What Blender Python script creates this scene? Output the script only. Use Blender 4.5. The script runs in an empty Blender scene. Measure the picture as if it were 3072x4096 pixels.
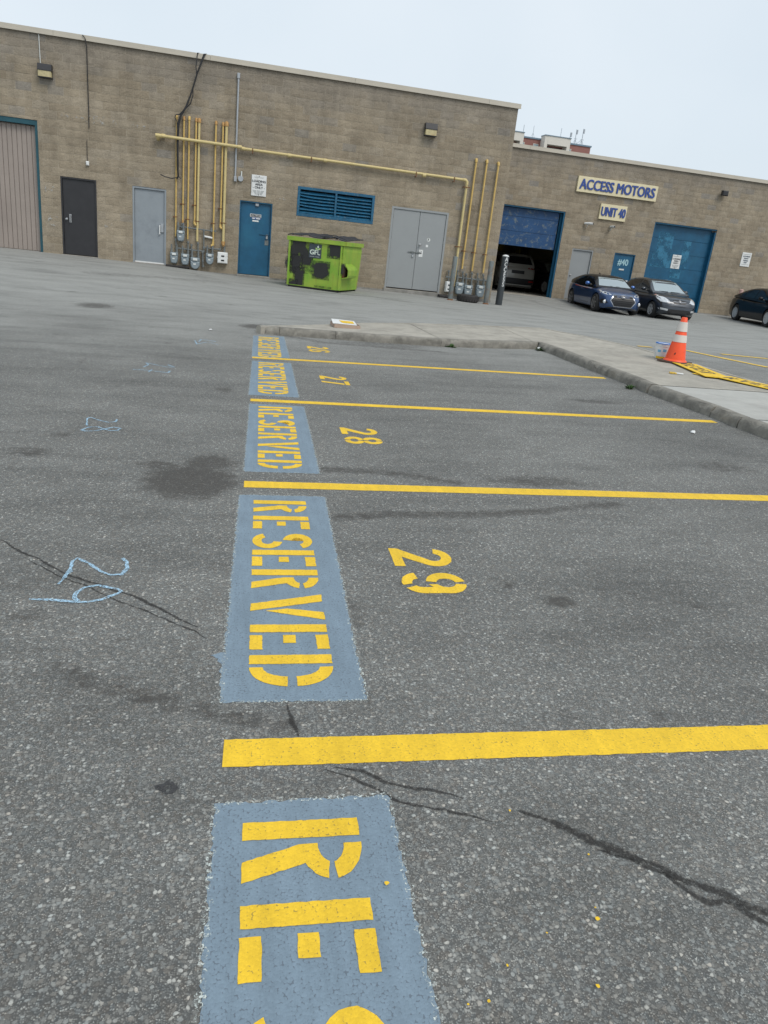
import bpy, bmesh, math, random
import numpy as np
from mathutils import Vector, Matrix
from mathutils.bvhtree import BVHTree

scn = bpy.context.scene
COL = scn.collection
RND = random.Random(7)

# ------------------------------------------------------------------ camera
S_ = 3072 / 1659.0
FPX = 1594.5933 * S_                      # focal length in photo pixels
CXP, CYP = 1536.0, 2048.0
EYE = 1.55
PITCH, ROLL, YAW = [math.radians(v) for v in (19.6636, 6.4003, 12.4653)]
fw = np.array([math.sin(YAW) * math.cos(PITCH), math.cos(YAW) * math.cos(PITCH), -math.sin(PITCH)])
r_ = np.array([math.cos(YAW), -math.sin(YAW), 0.0])
u_ = np.cross(r_, fw)
ri = r_ * math.cos(ROLL) + u_ * math.sin(ROLL)
ui = -r_ * math.sin(ROLL) + u_ * math.cos(ROLL)
cam = bpy.data.cameras.new('camera')
cam.sensor_fit = 'HORIZONTAL'
cam.sensor_width = 36.0
cam.lens = FPX / 3072 * 36.0
cam.clip_start = 0.05
cam.clip_end = 3000
cob = bpy.data.objects.new('camera', cam)
COL.objects.link(cob)
cob.matrix_world = Matrix(((ri[0], ui[0], -fw[0], 0), (ri[1], ui[1], -fw[1], 0),
                           (ri[2], ui[2], -fw[2], EYE), (0, 0, 0, 1)))
scn.camera = cob

# ------------------------------------------------------------------ sky, sun, exposure
SUN_EL, SUN_AZ = math.radians(52), math.radians(150)     # azimuth clockwise from +Y
world = bpy.data.worlds.new('World')
scn.world = world
world.use_nodes = True
wn = world.node_tree
bg = wn.nodes['Background']
sky = wn.nodes.new('ShaderNodeTexSky')
sky.sky_type = 'NISHITA'
sky.sun_disc = False
sky.sun_elevation = SUN_EL
sky.sun_rotation = SUN_AZ
sky.air_density = 1.0
sky.dust_density = 4.0
sc_ = wn.nodes.new('ShaderNodeVectorMath'); sc_.operation = 'SCALE'
sc_.inputs['Scale'].default_value = 0.10
wn.links.new(sky.outputs[0], sc_.inputs[0])
tc = wn.nodes.new('ShaderNodeTexCoord')
cn = wn.nodes.new('ShaderNodeTexNoise')
cn.inputs['Scale'].default_value = 1.6
cn.inputs['Detail'].default_value = 5
wn.links.new(tc.outputs['Generated'], cn.inputs['Vector'])
cr = wn.nodes.new('ShaderNodeValToRGB')
cr.color_ramp.elements[0].position = 0.3
cr.color_ramp.elements[0].color = (0.56, 0.645, 0.715, 1)
cr.color_ramp.elements[1].position = 0.75
cr.color_ramp.elements[1].color = (0.71, 0.765, 0.81, 1)
wn.links.new(cn.outputs['Fac'], cr.inputs['Fac'])
mx = wn.nodes.new('ShaderNodeMixRGB')
mx.inputs['Fac'].default_value = 0.86
wn.links.new(sc_.outputs[0], mx.inputs[1])
wn.links.new(cr.outputs[0], mx.inputs[2])
wn.links.new(mx.outputs[0], bg.inputs['Color'])
bg.inputs['Strength'].default_value = 1.0

sl = bpy.data.lights.new('sun', 'SUN')
sl.energy = 1.3
sl.angle = math.radians(25)
sl.color = (1.0, 0.96, 0.9)
so = bpy.data.objects.new('sun', sl)
COL.objects.link(so)
so.location = (0, 0, 40)
sd = Vector((math.sin(SUN_AZ) * math.cos(SUN_EL), math.cos(SUN_AZ) * math.cos(SUN_EL), math.sin(SUN_EL)))
so.rotation_euler = sd.to_track_quat('Z', 'Y').to_euler()

scn.view_settings.view_transform = 'Standard'
scn.view_settings.look = 'None'
scn.view_settings.gamma = 1
scn.view_settings.exposure = 0.36
scn.view_settings.use_curve_mapping = False

# ------------------------------------------------------------------ ground height and pixel helpers
YT = 23.7            # front of the tall building
YL = 30.7            # front of the low building
WX = [-60, -6, -2, 0, 4.5, 8, 80]
WZ = [.45, .385, .34, .25, .25, .21, .21]

def smv(t):
    t = np.clip(t, 0, 1)
    return t * t * (3 - 2 * t)

def gzv(X, Y):
    X = np.asarray(X, float); Y = np.asarray(Y, float)
    n = .025 * np.clip(X, -9, 10) - .004 * np.clip(Y, -20, 40)
    wl = np.interp(X, WX, WZ)
    lo = .10 + np.clip((X - 15) * .02, 0, .12)
    wr = lo + (.25 - lo) * smv((Y - 27) / 3.6)
    w = wl + (wr - wl) * smv((X - 8.2) / 2.2)
    t = smv((Y - 10.5) / 12.0)
    return n * (1 - t) + w * t

def gz(X, Y):
    return float(gzv(X, Y))

def ray(x, y):
    return fw * FPX + ri * (x - CXP) - ui * (y - CYP)

O_ = np.array([0, 0, EYE])

def G(x, y, dz=0.0):
    """photo pixel -> point on the ground (+dz)"""
    d = ray(x, y)
    ts = np.linspace(0, 60 / d[1], 3000)
    P = O_ + np.outer(ts, d)
    below = P[:, 2] < gzv(P[:, 0], P[:, 1]) + dz
    i = int(np.argmax(below))
    lo, hi = ts[max(i - 1, 0)], ts[i]
    for _ in range(30):
        m = (lo + hi) / 2
        p = O_ + d * m
        if p[2] < gz(p[0], p[1]) + dz: hi = m
        else: lo = m
    return Vector(O_ + d * hi)

def V(x, y, Y):
    d = ray(x, y)
    return Vector(O_ + d * (Y / d[1]))

def Zm(o, s):
    return lambda x, y: (o[0] + x / s, o[1] + y / s)

dpx = lambda x, y: (x * S_, y * S_)
zA = Zm((0, 50), 2.011); zB = Zm((600, 200), 1.8433); zC = Zm((1400, 300), 2.074)
z4 = Zm((1900, 450), 1.4155); z5 = Zm((900, 1200), 1.3825); z6 = Zm((2000, 1150), 1.5475)
zL = Zm((700, 1950), 1.3825); zS = Zm((2550, 1200), 3.178); zM = Zm((620, 650), 3.607)
zG = Zm((1750, 950), 4.74); zT = Zm((1100, 880), 4.1475); zP = Zm((2000, 480), 3.687)
zK = Zm((0, 1200), 1.58)

# ------------------------------------------------------------------ materials
def nt(name):
    m = bpy.data.materials.new(name)
    m.use_nodes = True
    t = m.node_tree
    return m, t, t.nodes['Principled BSDF'], (lambda ty, **k: _nn(t, ty, **k))

def _nn(t, ty, **k):
    n = t.nodes.new('ShaderNode' + ty)
    for a, v in k.items():
        if a.startswith('i_'):
            key = a[2:]
            n.inputs[int(key) if key.isdigit() else key.replace('_', ' ')].default_value = v
        else:
            setattr(n, a, v)
    return n

def ramp(t, stops):
    n = t.nodes.new('ShaderNodeValToRGB')
    e = n.color_ramp.elements
    while len(e) < len(stops): e.new(0.5)
    for q, (p, c) in zip(e, stops):
        q.position = p
        q.color = (c[0], c[1], c[2], 1) if hasattr(c, '__len__') else (c, c, c, 1)
    return n

MC = {}
def mat(name, col, rough=.6, metal=0., var=.12, vs=5., bump=0., bs=80., coat=0., spec=.5, grime=None, gs=2.5, gt=(.52, .72), alpha=None, emit=None):
    if name in MC: return MC[name]
    m, t, b, N = nt(name)
    L = t.links.new
    pos = N('NewGeometry')
    n1 = N('TexNoise', i_Scale=vs, i_Detail=6., i_Roughness=.65)
    L(pos.outputs['Position'], n1.inputs['Vector'])
    lo = tuple(c * (1 - var) for c in col); hi = tuple(min(1, c * (1 + var)) for c in col)
    cr = ramp(t, [(.3, lo), (.7, hi)])
    L(n1.outputs['Fac'], cr.inputs['Fac'])
    out = cr.outputs[0]
    if grime:
        n2 = N('TexNoise', i_Scale=gs, i_Detail=8., i_Roughness=.7)
        L(pos.outputs['Position'], n2.inputs['Vector'])
        r2 = ramp(t, [(gt[0], 0), (gt[1], 1)])
        L(n2.outputs['Fac'], r2.inputs['Fac'])
        mixn = N('MixRGB')
        L(r2.outputs[0], mixn.inputs[0]); L(out, mixn.inputs[1])
        mixn.inputs[2].default_value = (*grime, 1)
        out = mixn.outputs[0]
    L(out, b.inputs['Base Color'])
    b.inputs['Roughness'].default_value = rough
    b.inputs['Metallic'].default_value = metal
    b.inputs['Specular IOR Level'].default_value = spec
    if coat:
        b.inputs['Coat Weight'].default_value = coat
        b.inputs['Coat Roughness'].default_value = .04
    if bump:
        n3 = N('TexNoise', i_Scale=bs, i_Detail=4.)
        L(pos.outputs['Position'], n3.inputs['Vector'])
        bp = N('Bump', i_Strength=min(1., bump), i_Distance=.01)
        L(n3.outputs['Fac'], bp.inputs['Height'])
        L(bp.outputs[0], b.inputs['Normal'])
    if alpha:      # (scale, lo, hi) noise cut-out
        n4 = N('TexNoise', i_Scale=alpha[0], i_Detail=5., i_Roughness=.7)
        L(pos.outputs['Position'], n4.inputs['Vector'])
        r4 = ramp(t, [(alpha[1], 0), (alpha[2], 1)])
        L(n4.outputs['Fac'], r4.inputs['Fac'])
        L(r4.outputs[0], b.inputs['Alpha'])
    MC[name] = m
    return m

def asphalt_mat():
    m, t, b, N = nt('asphalt')
    L = t.links.new
    geo = N('NewGeometry')
    pos = geo.outputs['Position']
    dn = N('TexNoise', i_Scale=40., i_Detail=2.)
    L(pos, dn.inputs['Vector'])
    mixv = N('Mix', data_type='VECTOR')
    mixv.inputs['Factor'].default_value = .012
    L(pos, mixv.inputs[4]); L(dn.outputs['Color'], mixv.inputs[5])
    v = mixv.outputs[1]
    def layer(scale, stops):
        vo = N('TexVoronoi', voronoi_dimensions='2D', i_Scale=scale)
        L(v, vo.inputs['Vector'])
        sep = N('SeparateColor'); L(vo.outputs['Color'], sep.inputs[0])
        cr = ramp(t, stops); L(sep.outputs[0], cr.inputs['Fac'])
        mk = ramp(t, [(.30, 1), (.62, 0)]); L(vo.outputs['Distance'], mk.inputs['Fac'])
        return vo, sep, cr, mk
    voA, sA, cA, mA = layer(92, [(0, (.115, .115, .111)), (.35, (.165, .165, .158)), (.7, (.225, .225, .216)), (.9, (.29, .287, .272)), (1, (.44, .435, .41))])
    voB, sB, cB, mB = layer(215, [(0, (.085, .085, .083)), (.5, (.145, .145, .140)), (.85, (.205, .205, .197)), (1, (.33, .328, .31))])
    base = N('MixRGB'); base.inputs[1].default_value = (.085, .085, .082, 1)
    L(mB.outputs[0], base.inputs[0]); L(cB.outputs[0], base.inputs[2])
    use = ramp(t, [(.58, 0), (.64, 1)]); L(sA.outputs[1], use.inputs['Fac'])
    mul = N('Math', operation='MULTIPLY'); L(use.outputs[0], mul.inputs[0]); L(mA.outputs[0], mul.inputs[1])
    c1 = N('MixRGB'); L(mul.outputs[0], c1.inputs[0]); L(base.outputs[0], c1.inputs[1]); L(cA.outputs[0], c1.inputs[2])
    # warm / cool stones
    hue = N('MixRGB', blend_type='MULTIPLY'); hue.inputs[0].default_value = 1
    tint = ramp(t, [(0, (1.06, .99, .94)), (.2, (1.02, 1, .98)), (.6, (1, 1, 1)), (1, (.96, 1., 1.03))]); L(sA.outputs[2], tint.inputs['Fac'])
    L(c1.outputs[0], hue.inputs[1]); L(tint.outputs[0], hue.inputs[2])
    # broad wear
    n1 = N('TexNoise', i_Scale=.55, i_Detail=7., i_Roughness=.6); L(pos, n1.inputs['Vector'])
    w1 = ramp(t, [(.25, .78), (.75, 1.20)]); L(n1.outputs['Fac'], w1.inputs['Fac'])
    m2 = N('MixRGB', blend_type='MULTIPLY'); m2.inputs[0].default_value = 1
    L(hue.outputs[0], m2.inputs[1]); L(w1.outputs[0], m2.inputs[2])
    # older, finer aisle surfacing beyond the stalls; paleness partly painted grazing-angle sheen
    ay = N('SeparateXYZ'); L(pos, ay.inputs[0])
    an = N('Math', operation='MULTIPLY_ADD'); L(n1.outputs['Fac'], an.inputs[0]); an.inputs[1].default_value = 4.; L(ay.outputs[1], an.inputs[2])
    am = N('MapRange'); L(an.outputs[0], am.inputs[0]); am.inputs[1].default_value = 11.; am.inputs[2].default_value = 18.
    ac = N('MixRGB'); L(am.outputs[0], ac.inputs[0]); L(m2.outputs[0], ac.inputs[1])
    ag = N('MixRGB'); ag.inputs[0].default_value = .65; L(m2.outputs[0], ag.inputs[1]); ag.inputs[2].default_value = (.305, .307, .297, 1)
    L(ag.outputs[0], ac.inputs[2]); m2 = ac
    mpa = N('Mapping'); mpa.inputs['Scale'].default_value = (.5, 1.6, 1.); L(pos, mpa.inputs['Vector'])
    na = N('TexNoise', i_Scale=1.5, i_Detail=9., i_Roughness=.72); L(mpa.outputs[0], na.inputs['Vector'])
    ra = ramp(t, [(.32, .74), (.5, 1.), (.7, 1.14)]); L(na.outputs['Fac'], ra.inputs['Fac'])
    aw = N('MixRGB', blend_type='MULTIPLY'); aw.inputs[0].default_value = 1.; L(m2.outputs[0], aw.inputs[1]); L(ra.outputs[0], aw.inputs[2]); m2 = aw
    gm = N('MixRGB', blend_type='MULTIPLY'); gm.inputs[0].default_value = 1.; L(m2.outputs[0], gm.inputs[1]); gm.inputs[2].default_value = (1.12, 1.125, 1.10, 1); m2 = gm
    # stains with their own shapes, stored on the mesh
    at = N('Attribute', attribute_name='stain')
    n2 = N('TexNoise', i_Scale=13., i_Detail=9., i_Roughness=.85); L(pos, n2.inputs['Vector'])
    ad = N('Math', operation='MULTIPLY_ADD'); L(n2.outputs['Fac'], ad.inputs[0]); ad.inputs[1].default_value = 1.5; ad.inputs[2].default_value = -.77
    ad2 = N('Math', operation='ADD'); L(at.outputs['Fac'], ad2.inputs[0]); L(ad.outputs[0], ad2.inputs[1])
    sr = ramp(t, [(.34, 0), (.66, .70)]); L(ad2.outputs[0], sr.inputs['Fac'])
    m3 = N('MixRGB'); L(sr.outputs[0], m3.inputs[0]); L(m2.outputs[0], m3.inputs[1]); m3.inputs[2].default_value = (.042, .037, .032, 1)
    # scattered small oil spots
    n5 = N('TexNoise', i_Scale=2.6, i_Detail=6., i_Roughness=.62); L(pos, n5.inputs['Vector'])
    r5 = ramp(t, [(.64, 0), (.76, .6)]); L(n5.outputs['Fac'], r5.inputs['Fac'])
    m5 = N('MixRGB'); L(r5.outputs[0], m5.inputs[0]); L(m3.outputs[0], m5.inputs[1]); m5.inputs[2].default_value = (.045, .041, .037, 1)
    L(m5.outputs[0], b.inputs['Base Color'])
    b.inputs['Roughness'].default_value = .82
    b.inputs['Specular IOR Level'].default_value = .4
    hs = N('Math', operation='ADD'); L(mul.outputs[0], hs.inputs[0]); L(mB.outputs[0], hs.inputs[1])
    bp = N('Bump', i_Strength=.4, i_Distance=.003); L(hs.outputs[0], bp.inputs['Height'])
    L(bp.outputs[0], b.inputs['Normal'])
    return m

def paint_mat(name, col, pit=(.10, .09, .05), worn=.62):
    m, t, b, N = nt(name)
    L = t.links.new
    pos = N('NewGeometry').outputs['Position']
    n1 = N('TexNoise', i_Scale=4., i_Detail=5.); L(pos, n1.inputs['Vector'])
    cr = ramp(t, [(.3, tuple(c * .93 for c in col)), (.7, tuple(min(1, c * 1.05) for c in col))]); L(n1.outputs['Fac'], cr.inputs['Fac'])
    # roller marks
    mp = N('Mapping'); mp.inputs['Scale'].default_value = (9, 1.2, 1); L(pos, mp.inputs['Vector'])
    n5 = N('TexNoise', i_Scale=2.2, i_Detail=5., i_Roughness=.7); L(mp.outputs[0], n5.inputs['Vector'])
    r5 = ramp(t, [(.3, .88), (.7, 1.10)]); L(n5.outputs['Fac'], r5.inputs['Fac'])
    ml = N('MixRGB', blend_type='MULTIPLY'); ml.inputs[0].default_value = 1; L(cr.outputs[0], ml.inputs[1]); L(r5.outputs[0], ml.inputs[2])
    # the stones show through: small tone steps, and pits the paint did not reach
    vo = N('TexVoronoi', voronoi_dimensions='2D', i_Scale=150.); L(pos, vo.inputs['Vector'])
    sc = N('SeparateColor'); L(vo.outputs['Color'], sc.inputs[0])
    r6 = ramp(t, [(0, .92), (1, 1.06)]); L(sc.outputs[0], r6.inputs['Fac'])
    m6 = N('MixRGB', blend_type='MULTIPLY'); m6.inputs[0].default_value = 1; L(ml.outputs[0], m6.inputs[1]); L(r6.outputs[0], m6.inputs[2])
    n2 = N('TexNoise', i_Scale=14., i_Detail=6., i_Roughness=.75); L(pos, n2.inputs['Vector'])
    ad = N('Math', operation='MULTIPLY_ADD'); L(n2.outputs['Fac'], ad.inputs[0]); ad.inputs[1].default_value = .9; L(vo.outputs['Distance'], ad.inputs[2])
    hf = N('Math', operation='MULTIPLY'); L(ad.outputs[0], hf.inputs[0]); hf.inputs[1].default_value = .6
    r2 = ramp(t, [((worn + .56) * .6, 0), ((worn + .70) * .6, .6)]); L(hf.outputs[0], r2.inputs['Fac'])
    mx = N('MixRGB'); L(r2.outputs[0], mx.inputs[0]); L(m6.outputs[0], mx.inputs[1]); mx.inputs[2].default_value = (*pit, 1)
    L(mx.outputs[0], b.inputs['Base Color'])
    b.inputs['Roughness'].default_value = .7
    bp = N('Bump', i_Strength=.22, i_Distance=.003, invert=True); L(vo.outputs['Distance'], bp.inputs['Height'])
    L(bp.outputs[0], b.inputs['Normal'])
    return m

def block_mat(name, z0, xoff):
    """split-face concrete block, one tone per block (by its course and column)"""
    m, t, b, N = nt(name)
    L = t.links.new
    pos = N('NewGeometry').outputs['Position']
    sep = N('SeparateXYZ'); L(pos, sep.inputs[0])
    def M(op, a, bb=0., c=0.):
        n = N('Math', operation=op)
        for k, q in enumerate((a, bb, c)):
            if hasattr(q, 'node'): L(q, n.inputs[k])
            else: n.inputs[k].default_value = q
        return n.outputs[0]
    row = M('FLOOR', M('DIVIDE', M('SUBTRACT', sep.outputs[2], z0), .2))
    sh = M('MULTIPLY', M('MODULO', M('ADD', row, 40.), 2.), .2)
    xy = M('ADD', sep.outputs[0], M('MULTIPLY', sep.outputs[1], 1.))
    colm = M('FLOOR', M('DIVIDE', M('SUBTRACT', M('ADD', sep.outputs[0], sh), xoff), .4))
    cmb = N('CombineXYZ'); L(colm, cmb.inputs[0]); L(row, cmb.inputs[1])
    wn_ = N('TexWhiteNoise', noise_dimensions='2D'); L(cmb.outputs[0], wn_.inputs['Vector'])
    c0 = ramp(t, [(0, (.285, .238, .175)), (.35, (.312, .262, .194)), (.7, (.336, .284, .212)), (.93, (.32, .275, .212)), (1, (.268, .246, .215))])
    L(wn_.outputs['Value'], c0.inputs['Fac'])
    # weathered grey upper courses (patchy)
    n1 = N('TexNoise', i_Scale=.8, i_Detail=6.); L(pos, n1.inputs['Vector'])
    wv = M('ADD', M('MULTIPLY', M('SUBTRACT', sep.outputs[2], 4.75), .9), M('SUBTRACT', n1.outputs['Fac'], .5))
    wv2 = M('ADD', wv, M('MULTIPLY', M('SUBTRACT', wn_.outputs['Value'], .5), .5))
    wr = ramp(t, [(0, 0), (.7, .6)]); L(wv2, wr.inputs['Fac'])
    g = N('MixRGB'); L(wr.outputs[0], g.inputs[0]); L(c0.outputs[0], g.inputs[1]); g.inputs[2].default_value = (.232, .208, .178, 1)
    # fine grain
    n2 = N('TexNoise', i_Scale=55., i_Detail=6., i_Roughness=.7); L(pos, n2.inputs['Vector'])
    r2 = ramp(t, [(.25, .72), (.75, 1.26)]); L(n2.outputs['Fac'], r2.inputs['Fac'])
    g2 = N('MixRGB', blend_type='MULTIPLY'); g2.inputs[0].default_value = 1.
    L(g.outputs[0], g2.inputs[1]); L(r2.outputs[0], g2.inputs[2])
    # dirty streaks low down and scattered pale paint scuffs
    n3 = N('TexNoise', i_Scale=1.3, i_Detail=8., i_Roughness=.7); L(pos, n3.inputs['Vector'])
    r3 = ramp(t, [(.35, .80), (.65, 1.12)]); L(n3.outputs['Fac'], r3.inputs['Fac'])
    g3 = N('MixRGB', blend_type='MULTIPLY'); g3.inputs[0].default_value = 1.
    L(g2.outputs[0], g3.inputs[1]); L(r3.outputs[0], g3.inputs[2])
    mp = N('Mapping'); mp.inputs['Scale'].default_value = (3.2, 3.2, .22); L(pos, mp.inputs['Vector'])
    n6 = N('TexNoise', i_Scale=1.3, i_Detail=7., i_Roughness=.7); L(mp.outputs[0], n6.inputs['Vector'])
    r6 = ramp(t, [(.42, 1.04), (.68, .88)]); L(n6.outputs['Fac'], r6.inputs['Fac'])
    g4 = N('MixRGB', blend_type='MULTIPLY'); g4.inputs[0].default_value = 1.
    L(g3.outputs[0], g4.inputs[1]); L(r6.outputs[0], g4.inputs[2]); g3 = g4
    L(g3.outputs[0], b.inputs['Base Color'])
    b.inputs['Roughness'].default_value = .95
    b.inputs['Specular IOR Level'].default_value = .2
    n4 = N('TexNoise', i_Scale=22., i_Detail=7., i_Roughness=.65); L(pos, n4.inputs['Vector'])
    bp = N('Bump', i_Strength=.75, i_Distance=.022); L(n4.outputs['Fac'], bp.inputs['Height'])
    L(bp.outputs[0], b.inputs['Normal'])
    return m

def car_paint(name, col, metal=.35):
    m = mat(name, col, .32, metal, .03, 3., coat=1.)
    return m

# ------------------------------------------------------------------ mesh building
class MB:
    def __init__(s): s.v = []; s.f = []
    def add(s, vs, fs):
        o = len(s.v); s.v += [tuple(v) for v in vs]; s.f += [tuple(i + o for i in f) for f in fs]
        return s
    def box(s, c, d, rz=0.):
        x, y, z = d[0] / 2, d[1] / 2, d[2] / 2
        ca, sa = math.cos(rz), math.sin(rz)
        vs = []
        for X, Y, Z in ((-x, -y, -z), (x, -y, -z), (x, y, -z), (-x, y, -z), (-x, -y, z), (x, -y, z), (x, y, z), (-x, y, z)):
            vs.append((c[0] + X * ca - Y * sa, c[1] + X * sa + Y * ca, c[2] + Z))
        return s.add(vs, [(3, 2, 1, 0), (4, 5, 6, 7), (0, 1, 5, 4), (1, 2, 6, 5), (2, 3, 7, 6), (3, 0, 4, 7)])
    def b2(s, x0, x1, y0, y1, z0, z1):
        return s.box(((x0 + x1) / 2, (y0 + y1) / 2, (z0 + z1) / 2), (x1 - x0, y1 - y0, z1 - z0))
    def bev(s, x0, x1, y0, y1, z0, z1, e=.01):
        """box whose -Y face is bevelled"""
        vs = [(x0, y1, z0), (x1, y1, z0), (x1, y1, z1), (x0, y1, z1), (x0, y0 + e, z0), (x1, y0 + e, z0), (x1, y0 + e, z1), (x0, y0 + e, z1),
              (x0 + e, y0, z0 + e), (x1 - e, y0, z0 + e), (x1 - e, y0, z1 - e), (x0 + e, y0, z1 - e)]
        return s.add(vs, [(0, 3, 2, 1), (0, 1, 5, 4), (1, 2, 6, 5), (2, 3, 7, 6), (3, 0, 4, 7), (4, 5, 9, 8), (5, 6, 10, 9), (6, 7, 11, 10), (7, 4, 8, 11), (8, 9, 10, 11)])
    def tube(s, path, r, n=10, caps=True):
        P = [Vector(p) for p in path]
        rs = r if hasattr(r, '__len__') else [r] * len(P)
        rings = []
        up = None
        for i, p in enumerate(P):
            d = (P[min(i + 1, len(P) - 1)] - P[max(i - 1, 0)]).normalized()
            if up is None:
                up = Vector((0, 0, 1)) if abs(d.z) < .9 else Vector((1, 0, 0))
            a = d.cross(up)
            if a.length < 1e-4: a = d.cross(Vector((.3, .9, .1)))
            a.normalize(); bb = a.cross(d).normalized(); up = bb
            rings.append([p + (a * math.cos(2 * math.pi * k / n) + bb * math.sin(2 * math.pi * k / n)) * rs[i] for k in range(n)])
        vs = [v for R in rings for v in R]
        fs = [(i * n + k, i * n + (k + 1) % n, (i + 1) * n + (k + 1) % n, (i + 1) * n + k) for i in range(len(P) - 1) for k in range(n)]
        if caps: fs += [tuple(range(n))[::-1], tuple(range((len(P) - 1) * n, len(P) * n))]
        return s.add(vs, fs)
    def lathe(s, c, prof, n=24, axis='z', caps=True):
        vs = []
        for r, h in prof:
            for k in range(n):
                a = 2 * math.pi * k / n
                if axis == 'z': vs.append((c[0] + r * math.cos(a), c[1] + r * math.sin(a), c[2] + h))
                elif axis == 'y': vs.append((c[0] + r * math.cos(a), c[1] + h, c[2] + r * math.sin(a)))
                else: vs.append((c[0] + h, c[1] + r * math.cos(a), c[2] + r * math.sin(a)))
        m = len(prof)
        fs = [(i * n + k, i * n + (k + 1) % n, (i + 1) * n + (k + 1) % n, (i + 1) * n + k) for i in range(m - 1) for k in range(n)]
        if caps: fs += [tuple(range(n))[::-1], tuple(range((m - 1) * n, m * n))]
        return s.add(vs, fs)
    def prism(s, poly, y0, y1, e=0.):
        """XZ outline extruded in Y (front at y0), optional front chamfer"""
        n = len(poly)
        cx = sum(p[0] for p in poly) / n; cz = sum(p[1] for p in poly) / n
        w = max(max(abs(p[0] - cx) for p in poly), max(abs(p[1] - cz) for p in poly))
        k = 1 - e / w
        vs = [(x, y1, z) for x, z in poly] + [(x, y0 + e, z) for x, z in poly] + [(cx + (x - cx) * k, y0, cz + (z - cz) * k) for x, z in poly]
        fs = [tuple(range(n))]
        for i in range(n):
            j = (i + 1) % n
            fs.append((i, j, n + j, n + i)); fs.append((n + i, n + j, 2 * n + j, 2 * n + i))
        fs.append(tuple(range(2 * n, 3 * n))[::-1])
        return s.add(vs, fs)

MW = {}
def link(o, parent=None):
    COL.objects.link(o)
    if parent is not None:
        o.parent = parent
    return o

def root(name, loc, label, cat, group=None, rz=0., kind=None):
    o = bpy.data.objects.new(name, None)
    o.empty_display_size = .2
    COL.objects.link(o)
    o.location = loc; o.rotation_euler = (0, 0, rz)
    MW[o.name] = Matrix.Translation(Vector(loc)) @ Matrix.Rotation(rz, 4, 'Z')
    tag(o, label, cat, group, kind)
    return o

def tag(o, label=None, cat=None, group=None, kind=None):
    if label: o['label'] = label
    if cat: o['category'] = cat
    if group: o['group'] = group
    if kind: o['kind'] = kind
    return o

def build(name, mb, m, parent=None, world=True, smooth=False, recalc=True, auto=None):
    me = bpy.data.meshes.new(name)
    vs = mb.v
    P = None
    if parent is not None:
        P = MW[parent.name]
        if world:
            inv = P.inverted()
            vs = [tuple(inv @ Vector(v)) for v in vs]
    me.from_pydata(vs, [], mb.f)
    if recalc:
        bm = bmesh.new(); bm.from_mesh(me)
        bmesh.ops.recalc_face_normals(bm, faces=bm.faces)
        bm.to_mesh(me); bm.free()
    if smooth or auto:
        me.polygons.foreach_set('use_smooth', [True] * len(me.polygons))
        if auto: me.set_sharp_from_angle(angle=math.radians(auto))
    if m is not None: me.materials.append(m)
    o = bpy.data.objects.new(name, me)
    link(o, parent)
    MW[o.name] = P.copy() if P is not None else Matrix.Identity(4)
    return o

def thing(name, mb, m, label, cat, group=None, kind=None, **k):
    """a one-mesh thing: origin moved to the base of the mesh"""
    vs = np.array(mb.v)
    loc = Vector(((vs[:, 0].min() + vs[:, 0].max()) / 2, (vs[:, 1].min() + vs[:, 1].max()) / 2, vs[:, 2].min()))
    mb.v = [tuple(Vector(v) - loc) for v in mb.v]
    o = build(name, mb, m, **k)
    o.location = loc
    MW[o.name] = Matrix.Translation(loc)
    return tag(o, label, cat, group, kind)

def text_mb(txt, h, xs=1., ext=.002, off=0., align='CENTER', space=1.):
    cu = bpy.data.curves.new('t', 'FONT')
    cu.body = txt; cu.size = h / .70; cu.extrude = ext; cu.offset = off; cu.align_x = align; cu.align_y = 'CENTER'
    cu.space_character = space; cu.resolution_u = 3
    ob = bpy.data.objects.new('t', cu); COL.objects.link(ob)
    dg = bpy.context.evaluated_depsgraph_get()
    me = ob.evaluated_get(dg).to_mesh()
    mb = MB()
    mb.add([(v.co.x * xs, v.co.y, v.co.z) for v in me.vertices], [tuple(p.vertices) for p in me.polygons])
    ob.evaluated_get(dg).to_mesh_clear()
    bpy.data.objects.remove(ob); bpy.data.curves.remove(cu)
    return mb

def bold(t, d, dz=.35):
    o = MB()
    for k, (a, b) in enumerate(((-1, -1), (1, -1), (1, 1), (-1, 1), (0, 0))):
        e = .0004 * k
        o.add([(v[0] + a * d, v[1] + b * d * dz, v[2] + (e if v[2] > 0 else 0)) for v in t.v], t.f)
    return o

def wall_text(name, txt, c, h, m, parent, y, xs=1., ext=.002, off=0., space=1., bd=0.):
    """text standing on a wall that faces -Y; c=(x,z) centre"""
    t = text_mb(txt, h, xs, ext, off, space=space)
    if bd: t = bold(t, bd)
    t.v = [(c[0] + v[0], y - v[2], c[1] + v[1]) for v in t.v]
    return build(name, t, m, parent)

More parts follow.
